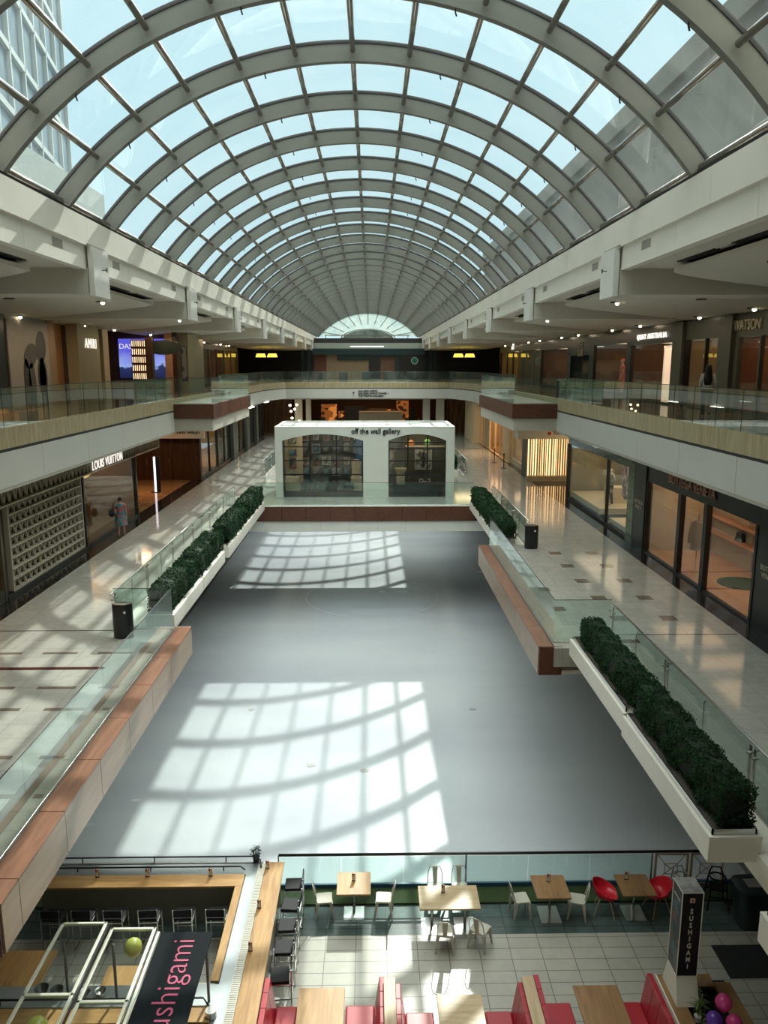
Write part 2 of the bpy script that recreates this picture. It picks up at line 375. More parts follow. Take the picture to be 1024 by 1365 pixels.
# soffits and slab edges, level 2
for (x0, x1, y0, y1) in ((-7.1, -6.9, 20.2, 38.4), (-7.1, -6.9, 49.7, 76), (-7.1, -6.9, -3, 9.0), (6.0, 6.2, 29.7, 38.4), (6.0, 6.2, 49.7, 76), (6.0, 6.2, -3, 18.4)):
    struct(nxt('trim'), M().box(x0, x1, y0, y1, -7.9, -7.02), WHITEP)
struct('ceiling', M().box(-16, -6.95, -3, 38.5, -7.9, -7.6), PLASTER)
struct('ceiling', M().box(6.1, 16, -3, 38.5, -7.9, -7.6), PLASTER)
for x0, x1, y0, y1 in ((-6.98, -6.18, 20.25, 38.4), (5.62, 6.08, 29.75, 38.4), (5.6, 6.08, 3.0, 18.4)):
    struct(nxt('trim'), M().box(x0, x1, y0, y1, -7.13, -6.99), PLASTER)
# floor inlays
INL = mat('brown_stone_inlay', (.16, .13, .10), .12, noise=.2)
INLR = mat('red_mosaic_inlay', (.09, .03, .025), .12, noise=.5, nscale=8)
INLD = mat('dark_stone_inlay', (.025, .022, .02), .12)
b = M()
for i, y in enumerate((10.3, 11.7, 13.0, 15.0, 16.1, 18.2)):
    for j in range(4):
        x0 = -10.1 + j*1.35 + (i % 2)*.6
        b.box(x0, min(x0 + .85, -5.6), y, y+.13, H_L2, H_L2 + .003)
b.box(-5.95, -5.65, 9.5, 19.0, H_L2, H_L2+.003)
struct(nxt('trim'), b, INL)
struct(nxt('trim'), M().box(-10.3, -6.3, 17.2, 17.36, H_L2, H_L2 + .004), INLR)
struct(nxt('trim'), M().box(-10.35, -6.6, 19.9, 19.94, H_L2, H_L2 + .004), INLD)
b = M()
for y in (8.4, 11.0, 20.7, 22.65, 24.55, 26.5, 28.4):
    for x in (6.95, 8.35): b.box(x-.22, x+.22, y-.22, y+.22, H_L2, H_L2 + .003)
for y in (21.6, 23.6): b.box(5.3, 5.65, y-.2, y+.2, H_L2, H_L2+.003)
struct(nxt('trim'), b, INL)
struct(nxt('trim'), M().box(6.4, 9.7, 19.35, 19.39, H_L2, H_L2 + .004), INLD)
struct(nxt('trim'), M().box(5.9, 6.9, 18.75, 19.0, H_L2, H_L2 + .004), INLR)

# level 3 balconies
def band(pts, mt, z0, z1, th, out):   # polyline band, th towards the slab (normal given by sign)
    b = M()
    for (x0, y0), (x1, y1) in zip(pts[:-1], pts[1:]):
        d = Vector((x1-x0, y1-y0)).normalized(); nn_ = Vector((-d.y, d.x))*out
        q = [(x0, y0), (x1, y1), (x1+nn_.x*th, y1+nn_.y*th), (x0+nn_.x*th, y0+nn_.y*th)]
        b.prism(q, z0, z1)
    return struct(nxt('trim'), b, mt)
edge = [(-9.7, -3), (-9.7, 38.4)]; 
EDGE_ALL = [(-9.7, -3), (-9.7, 70), (-8.4, 77), (7.6, 77), (9.2, 70), (9.2, -3)]
band(EDGE_ALL, TRAV, -2.18, -1.63, .25, 1)
band(EDGE_ALL, GASKET, -2.26, -2.18, .3, 1)
b = M()
def seg_panels(x, side):
    y = -3.0
    while y < 70:
        y1 = min(y + 3.7, 70); b.box(x, x + side*.2, y+.008, y1-.008, -3.2, -2.26); y = y1
seg_panels(-9.7, -1); seg_panels(9.2, 1)
b.prism([(-9.7, 70), (-8.4, 77), (-8.6, 77.15), (-9.9, 70.1)], -3.2, -2.26); b.prism([(9.2, 70), (7.6, 77), (7.8, 77.15), (9.4, 70.1)], -3.2, -2.26)
b.box(-8.5, 7.7, 77, 77.2, -3.2, -2.26)
struct(nxt('trim'), b, WHITEBAND)
CARP = tile_mat('upper_floor_stone', (.34, .27, .19), (.30, .24, .17), (.14, .11, .08), 1.0, .5, .10, .005, vein=.3)
slab([[(-9.75, -3), (-9.75, 77), (-13.2, 77), (-13.2, -3)], [(9.25, -3), (12.9, -3), (12.9, 77), (9.25, 77)],
      [(-9.8, 77.1), (-8.4, 77.1), (-8.4, 110), (-22, 110), (-22, 77.1)], [(-8.4, 77.1), (22, 77.1), (22, 110), (-8.4, 110)]], CARP, H_L3, .4)
SOF = mat('soffit_paint', (.55, .52, .45), .8)
struct('ceiling', M().box(-13.2, -9.72, -3, 77, -3.3, -3.15), SOF)
struct('ceiling', M().box(9.22, 13, -3, 77, -3.3, -3.15), SOF)
struct('ceiling', M().box(-22, 22, 77.1, 100, -3.3, -3.15), SOF)
# brown overlook boxes on level 3
def overlook(xa, xb, s, label):
    b = M(); ys = [38.4 + i*1.95 for i in range(7)]
    for y0, y1 in zip(ys[:-1], ys[1:]): b.box(xb - s*.12, xb, y0+.01, y1-.01, -2.58, -1.88)
    b.box(xa, xb, 38.3, 38.42, -2.58, -1.88); b.box(xa, xb, 50.0, 50.1, -2.58, -1.88)
    struct(nxt('trim'), b, BROWN)
    struct('floor', M().box(xa, xb - s*.12, 38.42, 50, -2.0, -1.86), WHITEBAND)
    struct('ceiling', M().box(xa, xb - s*.1, 38.42, 50, -3.2, -2.6), SOF)
overlook(-9.7, -7.75, 1, ''); overlook(9.2, 6.95, -1, '')

# ================================================================== ledges at level 2 (brown, glass topped)
def ledge(x_out, x_in, ys, s):
    t_ = M(); f_ = M()
    for y0, y1 in zip(ys[:-1], ys[1:]):
        t_.box(x_out, x_in, y0+.008, y1-.008, -7.04, -7.0); f_.box(x_out, x_out + s*.06, y0+.008, y1-.008, -7.75, -7.045)
        t_.box(x_in, x_in + s*.35, y0, y1, -7.06, -7.02)
    struct(nxt('trim'), t_, LEDGETOP); struct(nxt('trim'), f_, LEDGEFACE)
    struct(nxt('trim'), M().box(x_out + s*.02, x_in+s*.2, ys[0]-.06, ys[0], -7.75, -7.0), BROWN)
    struct(nxt('trim'), M().box(x_out + s*.02, x_in+s*.2, ys[-1], ys[-1]+.06, -7.75, -7.0), LEDGEFACE)
    struct('ceiling', M().box(x_out + s*.05, x_in + s*1.8, ys[0], ys[-1], -7.75, -7.65), PLASTER)
ledge(-4.92, -5.33, [9.15, 9.67, 11.32, 12.97, 14.65, 16.3, 17.96, 20.16], -1)
ledge(4.22, 4.62, [18.55, 20.1, 21.8, 23.5, 25.2, 26.9, 28.5, 29.7], 1)

# ================================================================== vault skylight
XC, RV, ZC, HA = -.4, 8.53, -1.77, R(50.7)
def arc_pt(a, r): return (XC + r*math.sin(a), ZC + r*math.cos(a))
def arc_sweep(b, r0, r1, y0, y1, nseg=36, a0=-HA, a1=HA):
    rings = []
    for i in range(nseg+1):
        a = a0 + (a1-a0)*i/nseg; x0, z0 = arc_pt(a, r0); x1, z1 = arc_pt(a, r1)
        rings.append([(x0, y0, z0), (x0, y1, z0), (x1, y1, z1), (x1, y0, z1)])
    return b.loft(rings)
NODE = [-HA + 2*HA*i/12 for i in range(13)]
def bay(y, far):
    w_ = thing(nxt('window'), '', ''); del w_['label']; del w_['category']; w_['kind'] = 'structure'
    w_.location = (0, y, 0)
    ns = 24 if far else 48
    b = M(); arc_sweep(b, RV, RV+.36, .05, .13, ns); arc_sweep(b, RV-.02, RV, .01, .17, ns)
    b.build('arched_rib', STEELP, w_)
    b = M()
    arc_sweep(b, RV+.36, RV+.43, .03, .15, ns)
    for a in NODE:
        x, z = arc_pt(a, RV+.40); ca, sa = math.cos(a), math.sin(a)
        v = [(x+dx*ca+dz*sa, yy, z-dx*sa+dz*ca) for yy in (.16, 3.28) for dx, dz in ((-.035, -.05), (.035, -.05), (.035, .03), (-.035, .03))]
        b.add(v, [(0, 1, 2, 3), (7, 6, 5, 4), (0, 4, 5, 1), (1, 5, 6, 2), (2, 6, 7, 3), (3, 7, 4, 0)])
    b.build('glazing_bar', GASKET, w_)
    for a in NODE:
        x, z = arc_pt(a, RV+.19)
        M().tube([(x, .1, z), (x, 3.24, z)], .062, 6 if far else 10).build('purlin_pipe', BRONZE, w_, smooth=True)
    b = M()
    for a0, a1 in zip(NODE[:-1], NODE[1:]):
        (x0, z0), (x1, z1) = arc_pt(a0+.005, RV+.41), arc_pt(a1-.005, RV+.41)
        b.add([(x0, .14, z0), (x1, .14, z1), (x1, 3.28, z1), (x0, 3.28, z0)], [(0, 1, 2, 3)])
    b.build('glass_pane', GLASSR, w_)
    if not far:
        for a in (-4.4, -1.6, 1.6, 4.4):
            a = a*2*HA/12; x, z = arc_pt(a, RV-.03)
            M().tube([(x, .09, z+.02), (x, .09, z-.05), (x+.02, .09, z-.11)], .016, 5).build('hanger_hook', BLACKM, w_)
for k_ in range(-3, 26): bay(19.0 + 3.26*k_, k_ > 9 or k_ < -3)
struct('ceiling', M().box(-22, 22, -6, 9.3, 7.4, 7.6), mat('roof_slab', (.3, .3, .28), .9))  # opaque roof added out of view to cut skylight on the dining floor
lp = [arc_pt(-HA+2*HA*i/24, RV+.3) for i in range(25)]
struct('wall_front', M().prism_y([(22, 3.5), (22, 7.6), (-22, 7.6), (-22, 3.5)] + lp, 9.1, 9.25), PLASTER)  # unseen end wall added where the glass vault stops, closing that roof
# end lunette
YE = 19 + 3.26*26
b = M(); arc_sweep(b, RV-.1, RV+.45, YE, YE+.3, 36)
for a in range(-5, 6):
    aa = a*R(9); x0, z0 = arc_pt(aa, RV); x1 = XC + (x0-XC)*.62; z1 = max(3.9, 2.9 + (z0-2.9)*.62)
    b.tube([(x0, YE+.1, z0), (x1, YE+.1, z1)], .05, 6)
ar = [(XC+3.6*math.sin(t_*R(5)), YE+.1, 3.3+1.35*math.cos(t_*R(5))) for t_ in range(-17, 18)]
b.tube(ar, .06, 6)
struct(nxt('trim'), b, STEELP)
PALEG = mat('frosted_lunette', (.75, .80, .76), .5)
b = M(); lp = [arc_pt(-HA+2*HA*i/24, RV+.1) for i in range(25)]; b.prism_y(lp, YE+.2, YE+.22)
structure(b.build(nxt('window'), GLASSF))
struct('wall_back', M().box(-22, 22, YE+1.0, YE+1.2, -1.65, 3.3), mat('far_wall_paint', (.22, .21, .18), .7))
b = M().box(XC-5.6, XC+5.4, YE-.4, YE-.3, 2.55, 2.75)
for i in range(6): b.box(XC-5.6+i*2.15, XC-5.5+i*2.15, YE-.42, YE-.3, 2.0, 3.9)
b.box(XC-5.6, XC+5.4, YE-.4, YE-.3, 3.8, 3.9)
struct(nxt('trim'), b, STEELP)
lns = [(XC+3.4*math.sin(t_*R(5)), 3.3+1.3*math.cos(t_*R(5))) for t_ in range(-17, 18)] 
struct('wall_back', M().prism_y(lns+[(XC+3.6, 2.3), (XC-3.6, 2.3)], YE+.25, YE+.4), mat('lunette_wall', (.40, .42, .36), .7))

# fascia, gutter, roof slabs, each side (s=-1 left, +1 right)
def mx(x): return -.8 - x
YB0, YB1 = -4, YE+.5
for s in (-1, 1):
    X = lambda v, s=s: XC + s*v
    struct(nxt('trim'), M().box(X(6.74), X(7.15), YB0, YB1, 3.62, 3.72), GASKET)
    b = M(); y = 20.4 - 10.6*3
    while y < YB1:
        b.box(X(6.70), X(7.0), max(y, YB0)+.006, min(y+5.29, YB1), 2.95, 3.62); b.box(X(6.70), X(7.0), y+5.3, min(y+10.594, YB1+5), 2.95, 3.62); y += 10.6
    struct(nxt('trim'), b, PLASTER_F)
    b = M(); y = 20.4 - 10.6*3
    while y < YB1:
        for q in (0, 1, 2): b.box(X(6.78), X(7.0), y+q*3.533+.006, y+(q+1)*3.533-.006, 2.38, 2.95)
        y += 10.6
    struct(nxt('trim'), b, PLASTER_F)
    VENT = mat('fascia_vent_recess', (.36, .34, .29), .8)
    for k in range(0, 7):
        for dy in (-1.75, 2.4):
            y = 20.4+10.6*k+dy
            v_ = M().box(X(6.775), X(6.80), y-.3, y+.3, 2.66, 2.86).build('fascia_vent', VENT)
            tag(v_, '%s small rectangular vent recessed in the %s cream fascia, %s the %s beam' % ('near' if k < 3 else 'distant', 'left' if s < 0 else 'right', 'before' if dy < 0 else 'beyond', ['first', 'second', 'third', 'fourth', 'fifth', 'sixth', 'seventh'][k]), 'vent', 'vents in the fascia')
    struct('ceiling', M().box(X(6.95), X(13.2), YB0, YB1, 2.42, 2.55), CEIL)
    struct('ceiling', M().box(X(7.15), X(22), YB0-6, YB1+6, 3.5, 3.8), mat('roof_slab', (.3, .3, .28), .9))
    struct('wall_left' if s < 0 else 'wall_right', M().box(X(21.8), X(22), YB0-6, YB1+6, -13, 3.5), GREYW)
    # beams with end fins
    FINM = mat('fin_plaster', (.78, .77, .72), .6)
    for k in range(-2, 8):
        y = 20.4 + 10.6*k
        struct(nxt('trim'), M().box(X(6.75), X(13.2), y, y+1.1, 1.78, 2.42), CEIL)
        fin = M().box(X(6.58), X(6.72), y-.02, y+1.12, 1.74, 2.93); struct(nxt('trim'), fin, FINM)
        g_ = M().box(X(6.66), X(6.71), y-.10, y+1.2, 2.90, 2.99); struct(nxt('trim'), g_, VENT)
        if 0 <= k < 3:
            hk = M(); x = X(6.55); hk.tube([(x+s*.02, y+.55, 2.42), (x-s*.1, y+.55, 2.42)], .012, 6)
            hk.tube([(x-s*.1, y+.55+.05*math.cos(a*.7), 2.42+.05*math.sin(a*.7)) for a in range(9)], .010, 6, close=True)
            tag(hk.build('eye_bolt', BLACKM), 'black eye bolt on the %s fin of the %s fascia' % (['nearest', 'second', 'third'][k], 'left' if s < 0 else 'right'), 'hook')
        # leaf-shaped canopy between this beam and the next one nearer
        struct(nxt('trim'), M().box(X(7.85), X(9.2), y-9.3, y-1.5, 2.39, 2.415), mat('canopy_gap_shade', (.03, .03, .026), .9))  # near-black strip paints the shadow gap above the leaf canopy
        def zc(v): return 2.20 - .085*(v-7.7)
        y1 = y
        far_edge = [(7.7, y1-1.15), (8.0, y1-.9), (8.6, y1-.62), (9.6, y1-.35), (10.9, y1-.14), (12.2, y1-.04), (13.05, y1-.02)]
        near_edge = [(13.05, y1-9.45), (7.7, y1-9.45)]
        P = far_edge + near_edge; c_ = M(); npt = len(P)
        c_.add([(X(v), yy, zc(v)) for v, yy in P] + [(X(v), yy, zc(v)+.10) for v, yy in P],
               [tuple(range(npt)), tuple(range(npt, 2*npt))] + [(i, (i+1) % npt, npt+(i+1) % npt, npt+i) for i in range(npt)])
        struct('ceiling', c_, CEIL)
        if -1 <= k < 6:
            for (a0, a1) in ((-3.5, -1.5), (-6.6, -4.3)):
                sv = M()
                for j in range(2): sv.box(X(7.62+j*.09), X(7.66+j*.09), y+a0, y+a1, 2.395, 2.42)
                tag(sv.build('slot_diffuser', BLACKM), 'black slot air diffuser in the %s upper ceiling, %s the %s beam' % ('left' if s < 0 else 'right', 'just before' if a0 > -4 else 'well before', ['nearest', 'first visible', 'second', 'third', 'fourth', 'fifth', 'sixth'][k+1]), 'air diffuser', 'slot diffusers along the ceiling')
# canopy spotlights
SPOTE = emit_mat('spot_glow', (1.0, .82, .55), 14)
def spot(x, y, z, lb, on=True):
    t_ = thing('ceiling_spotlight', lb, 'spotlight', (x, y, z), 0, 'spotlights under the upper ceiling')
    M().cyl((0, 0), .16, -.02, .01, 14).build('trim_ring', BLACKM, t_)
    if on: M().lathe((.07, 0, -.05), [(.001, -.05), (.05, -.035), (.07, 0), (.06, .03)], 12).build('bulb', SPOTE, t_, smooth=True)
for s in (-1, 1):
    for k in range(0, 6):
        for j, (v, dy, on) in enumerate(((8.7, -4.0, 1), (8.9, -9.0, k % 2), (12.55, -1.6, 1), (12.5, -5.9, 1), (8.9, 6.2-10.6, 0) if 0 else (10.4, -7.0, 0))):
            y = 20.4+10.6*k+dy
            if y < 15: continue
            spot(XC+s*v, y, 2.20-.085*(v-7.7)-.01, '%s ceiling spotlight in the %s row of the %s canopy on the %s' % ('lit' if on else 'unlit', ('inner far', 'inner near', 'shopside far', 'shopside near', 'middle')[j], ['nearest', 'second', 'third', 'fourth', 'fifth', 'sixth'][k], 'left' if s < 0 else 'right'), on)
struct('wall_front', M().box(-22, 22, -4.4, -4.2, -13, 10), PLASTER)
struct('wall_left', M().box(-9.6, -9.5, -4, 66, H_ICE, -7.9), mat('rink_side_wall', (.16, .16, .15), .7))
struct('wall_right', M().box(9.5, 9.6, -4, 66, H_ICE, -7.9), MATS['rink_side_wall'])
struct('wall_back', M().box(-9.6, 9.6, 66, 66.2, H_ICE, -7.0), MATS['rink_side_wall'])
struct('floor', M().box(-22, 22, -4.4, 100, -13.3, -13.0), MATS['rink_side_wall'])

# ================================================================== balustrades
def rail_frameless(name, pts, z, h, step, label, cap=GASKET, joint=True):
    """structural glass balustrade: panels + thin cap rail along polyline"""
    t_ = thing(name, label, 'railing', (pts[0][0], pts[0][1], z))
    ox, oy = pts[0]
    for (x0, y0), (x1, y1) in zip(pts[:-1], pts[1:]):
        L = math.hypot(x1-x0, y1-y0); n_ = max(1, round(L/step)); d = Vector(((x1-x0)/L, (y1-y0)/L)); q = Vector((-d.y, d.x))
        for i in range(n_):
            a = i*L/n_ + .008; e = (i+1)*L/n_ - .008
            p0 = Vector((x0-ox, y0-oy)) + d*a; p1 = Vector((x0-ox, y0-oy)) + d*e; qq = q*.006
            M().prism([(p0.x-qq.x, p0.y-qq.y), (p1.x-qq.x, p1.y-qq.y), (p1.x+qq.x, p1.y+qq.y), (p0.x+qq.x, p0.y+qq.y)], .02, h).build('glass_panel', GLASS, t_)
            if joint and i:
                M().tube([(p0.x-d.x*.008, p0.y-d.y*.008, .0), (p0.x-d.x*.008, p0.y-d.y*.008, h)], .011, 6).build('joint_strip', BLACKM, t_)
        a = Vector((x0-ox, y0-oy)); c = Vector((x1-ox, y1-oy))
        M().tube([(a.x, a.y, h+.008), (c.x, c.y, h+.008)], .009, 8).build('cap_rail', cap, t_)
        M().tube([(a.x, a.y, .01), (c.x, c.y, .01)], .014, 8).build('base_channel', CHROME, t_)
    return t_
rail_frameless('glass_balustrade', [(-9.75, 6), (-9.75, 38.4)], H_L3, 1.05, 1.5, 'long clear glass balustrade on the left upper balcony, nearer than the brown box')
rail_frameless('glass_balustrade', [(9.25, 6), (9.25, 38.4)], H_L3, 1.05, 1.5, 'long clear glass balustrade on the right upper balcony, nearer than the brown box')
rail_frameless('glass_balustrade', [(-9.75, 38.45), (-7.85, 38.45), (-7.85, 50), (-9.75, 50.05)], -1.86, 1.24, 3.9, 'clear glass balustrade around the left brown overlook box', joint=False)
rail_frameless('glass_balustrade', [(9.25, 38.45), (7.05, 38.45), (7.05, 50), (9.25, 50.05)], -1.86, 1.24, 3.9, 'clear glass balustrade around the right brown overlook box', joint=False)
rail_frameless('glass_balustrade', [(-9.75, 50.2), (-9.75, 70), (-8.45, 77.1)], H_L3, 1.05, 2.0, 'glass balustrade on the left upper balcony beyond the brown box')
rail_frameless('glass_balustrade', [(9.25, 50.2), (9.25, 70), (7.65, 77.1)], H_L3, 1.05, 2.0, 'glass balustrade on the right upper balcony beyond the brown box')
rail_frameless('glass_balustrade', [(-8.4, 77.15), (7.6, 77.15)], H_L3, 1.05, 1.6, 'glass balustrade across the far end of the upper level')
rail_frameless('glass_balustrade', [(-5.36, 9.2), (-5.36, 19.95), (-6.9, 19.95)], H_L2+.02, 1.13, 1.7, 'tall frameless glass screen on the left brown ledge over the ice', joint=False)
rail_frameless('glass_balustrade', [(4.64, 29.6), (4.64, 18.75), (6.1, 18.75)], H_L2+.02, 1.13, 1.7, 'tall frameless glass screen on the right brown ledge over the ice', joint=False)
rail_frameless('glass_balustrade', [(-5.9, 38.75), (5.2, 38.75)], H_L2+.0, 1.15, 1.85, 'glass screen along the bridge in front of the white gallery kiosk', joint=False)

def rail_posted(x, y0, y1, z, side, label, step=3.3):
    """metal-post balustrade with clamped glass and inner handrail"""
    t_ = thing('metal_balustrade', label, 'railing', (x, y0, z))
    L = y1-y0; n_ = max(1, round(L/step)); st = L/n_
    for i in range(n_+1):
        y = i*st
        p = M()
        for dy in (-.07, .07):
            if (i == 0 and dy < 0) or (i == n_ and dy > 0): continue
            p.box(-.012, .012, y+dy-.03, y+dy+.03, 0, 1.0)
        p.box(-.05, .05, y-.12, y+.12, 0, .012)
        for zz_ in (.2, .85):
            p.tube([(-.05, y-.1, zz_), (.05, y-.1, zz_)], .02, 8); p.tube([(-.05, y+.1, zz_), (.05, y+.1, zz_)], .02, 8)
        p.tube([(0, y, .9), (side*.10, y, .93), (side*.10, y, .96)], .01, 6)
        p.build('post', CHROME, t_)
    for i in range(n_):
        for j in range(2):
            a = i*st + j*st/2 + .02; e = a + st/2 - .03
            M().box(-.006, .006, a, e, .08, 1.05).build('glass_panel', GLASS, t_)
            if j: M().tube([(side*.02, a-.01, .95), (-.0, a-.01, .9), (0, a-.01, .05)], .012, 6).build('mullion', CHROME, t_)
    M().tube([(side*.10, 0, .97), (side*.10, L, .97)], .022, 10).build('handrail', CHROME, t_, smooth=True)
    M().tube([(0, 0, 1.06), (0, L, 1.06)], .010, 8).build('top_rail', CHROME, t_, smooth=True)
    return t_
rail_posted(-6.9, 20.0, 38.6, H_L2, -1, 'steel and glass balustrade behind the left hedges')
rail_posted(6.1, 4.0, 18.7, H_L2, 1, 'steel and glass balustrade behind the near right hedges')
rail_posted(6.1, 29.8, 38.5, H_L2, 1, 'steel and glass balustrade behind the far right hedges, before the bridge')
rail_posted(-6.9, 49.8, 60, H_L2, -1, 'steel and glass balustrade on the left beyond the white kiosk')
rail_posted(6.1, 49.8, 60, H_L2, 1, 'steel and glass balustrade on the right beyond the white kiosk')

# ================================================================== planters and hedges
def planter(x_out, x_in, y0, y1, z0, z1, label):
    t_ = thing('planter_box', label, 'planter', ((x_out+x_in)/2, y0, z0), 0, 'white planters over the ice')
    s = 1 if x_in > x_out else -1; w2 = abs(x_in-x_out)/2; L = y1-y0; h = z1-z0
    b = M().box(-w2, w2, 0, L, 0, h-.06); b.build('trough', WHITEP, t_, bevel=.008)
    b = M(); e = .06
    b.box(-w2, -w2+.10, 0, L, h-.06, h-.02); b.box(w2-.10, w2, 0, L, h-.06, h-.02); b.box(-w2+.1, w2-.1, 0, .1, h-.06, h-.02); b.box(-w2+.1, w2-.1, L-.1, L, h-.06, h-.02)
    b.build('rim', WHITEP, t_)
    b = M(); b.box(-w2+.06, -w2+.085, .06, L-.06, h-.03, h+.07); b.box(w2-.085, w2-.06, .06, L-.06, h-.03, h+.07); b.box(-w2+.06, w2-.06, .06, .085, h-.03, h+.07); b.box(-w2+.06, w2-.06, L-.085, L-.06, h-.03, h+.07)
    b.build('liner', CHROME, t_)
    M().box(-w2+.09, w2-.09, .09, L-.09, h-.02, h+.02).build('soil', mat('soil', (.05, .04, .03), .9), t_)
def hedge(x0, x1, y0, y1, z, h, label, dens=520, leaf=.034):
    t_ = thing('boxwood_hedge', label, 'hedge', ((x0+x1)/2, y0, z), 0, 'clipped boxwood hedges')
    w2 = (x1-x0)/2; L = y1-y0; rng = random.Random(int(y0*100+x0))
    core = M(); N = max(8, int(L/.25)); rings = []
    def sec(v, sh=1.0):
        q = []
        for a in range(16):
            an = a*math.pi/8; cx_, sz_ = math.cos(an), math.sin(an)
            pw_ = lambda c: math.copysign(abs(c)**.38, c)
            q.append((w2*pw_(cx_)*sh, v, h/2 + h/2*pw_(sz_)*sh))
        return q
    for i in range(N+1):
        v = L*i/N; e = min(v, L-v); sh = .93 if e > .12 else .80
        rings.append([(x+rng.uniform(-.02, .02), y, zz_+rng.uniform(-.025, .025)) for x, y, zz_ in sec(v if 0 < i < N else (0.03 if i == 0 else L-.03), sh)])
    core.loft(rings).build('hedge_core', LEAFI, t_, smooth=True)
    b = M(); area = L*(h*2+w2*2)+2*w2*h*2; cnt = int(area*dens)
    for _ in range(cnt):
        u = rng.uniform(0, area); 
        if u < 2*w2*h*2:
            x = rng.uniform(-w2, w2); zz_ = rng.uniform(0, h); y = 0 if rng.random() < .5 else L; nr = Vector((0, -1 if y == 0 else 1, 0))
        else:
            y = rng.uniform(0, L); q = rng.uniform(0, 2*h+2*w2)
            if q < h: x, zz_, nr = -w2, q, Vector((-1, 0, 0))
            elif q < 2*h: x, zz_, nr = w2, q-h, Vector((1, 0, 0))
            else: x, zz_, nr = rng.uniform(-w2, w2), h, Vector((0, 0, 1))
        # round the edges
        ex = abs(x)/w2; ez = zz_/h
        if ex > .8 and ez > .86: x *= .95; zz_ *= .965
        wob = .025*math.sin(y*5.1+x*7)+.02*math.sin(y*11+zz_*13)
        p_ = Vector((x, y, zz_)) + nr*(wob + rng.uniform(-.05, .02))
        a = Vector((rng.gauss(0, 1), rng.gauss(0, 1), rng.gauss(0, 1))) + nr*.6; a.normalize()
        c = a.orthogonal().normalized(); d = a.cross(c); rot = rng.uniform(0, 6.28); c, d = c*math.cos(rot)+d*math.sin(rot), d*math.cos(rot)-c*math.sin(rot)
        l = leaf*rng.uniform(.7, 1.3)
        b.add([p_-c*l, p_-d*l*.5+a*l*.15, p_+c*l, p_+d*l*.5+a*l*.15], [(0, 1, 2, 3)])
    b.build('foliage', LEAF, t_)
planter(4.88, 5.66, 10.04, 14.0, -7.13, -6.70, 'white planter box, nearest of the row on the right')
planter(4.94, 5.70, 14.1, 18.3, -7.13, -6.70, 'white planter box on the right between the nearest planter and the brown ledge')
hedge(5.08, 5.58, 10.20, 14.05, -6.67, .66, 'nearest clipped hedge in the right planters', 1900, .024)
hedge(5.12, 5.62, 14.32, 18.1, -6.67, .60, 'clipped hedge in the right planter beside the brown ledge', 1600, .026)
planter(4.85, 5.62, 4.2, 8.5, -7.13, -6.70, 'white planter box end at the very right edge of the picture')
planter(4.95, 5.7, 29.85, 34.2, -7.13, -6.74, 'white planter box just beyond the right brown ledge')
planter(4.95, 5.7, 34.3, 38.4, -7.13, -6.74, 'white planter box on the right touching the bridge')
hedge(4.98, 5.68, 29.6, 33.7, -6.74, .72, 'clipped hedge just beyond the right glass screen', 420, .045)
hedge(4.98, 5.68, 33.9, 38.2, -6.74, .76, 'clipped hedge on the right touching the bridge', 380, .045)
planter(-5.42, -6.2, 20.35, 24.1, -7.13, -6.70, 'white planter box beside the left brown ledge')
planter(-5.42, -6.2, 24.2, 27.8, -7.13, -6.70, 'second white planter box of the left row from the brown ledge')
planter(-5.38, -6.15, 28.4, 33.0, -7.13, -6.70, 'third white planter box of the left row from the brown ledge')
planter(-5.38, -6.15, 33.1, 38.3, -7.13, -6.70, 'white planter box on the left touching the bridge')
hedge(-6.18, -5.5, 20.5, 23.9, -6.67, .66, 'clipped hedge beside the left brown ledge, behind its glass screen', 1100, .028)
hedge(-6.18, -5.5, 24.2, 28.0, -6.68, .72, 'second clipped hedge from the ledge in the left planters', 900, .031)
hedge(-6.1, -5.42, 28.9, 33.2, -6.68, .72, 'third clipped hedge from the ledge in the left planters', 460, .042)
hedge(-6.1, -5.42, 33.7, 38.2, -6.68, .74, 'clipped hedge on the left touching the bridge', 400, .045)
hedge(5.0, 5.68, 50.6, 55.4, -6.74, .8, 'distant clipped hedge seen just right of the white kiosk', 300, .05)
planter(4.95, 5.7, 50.2, 55.6, -7.13, -6.74, 'white planter box beyond the bridge on the right')

# ================================================================== waste bins
def bin_(x, y, z, label):
    t_ = thing('waste_bin', label, 'bin', (x, y, z))
    def el(r): return [(r*1.28*math.cos(a*math.pi/14), r*.8*math.sin(a*math.pi/14)) for a in range(28)]
    b = M(); b.loft([[(px, py, zz_) for px, py in el(r)] for zz_, r in ((0, .20), (.03, .205), (.86, .205), (.90, .20))]); b.build('body', BLACKM, t_, smooth=2)
    b = M(); b.loft([[(px, py, .90+.03*math.cos(py*8)+zz_-py*.12) for px, py in el(r)] for zz_, r in ((-.02, .195), (.0, .19), (.005, .1))]); b.build('lid', CHROME, t_)
    M().prism([(px*.5, py*.5+.02) for px, py in el(.2)], .93, .94).build('opening', BLACKM, t_)
    M().lathe((0, 0, 0), [(.001, -.004), (.035, 0), (.03, .01), (.001, .012)], 14).xf(Matrix.Translation((.10, -.163, .72)) @ Matrix.Rotation(R(90), 4, 'X')).build('badge', WHITEP, t_)
bin_(-6.5, 19.4, H_L2, 'tall black oval waste bin on the sunlit left promenade')
bin_(6.2, 29.2, H_L2, 'tall black oval waste bin on the right promenade by the hedges')
bin_(8.75+.9, 39.6, H_L3, 'dark waste bin behind the glass of the right upper balcony')

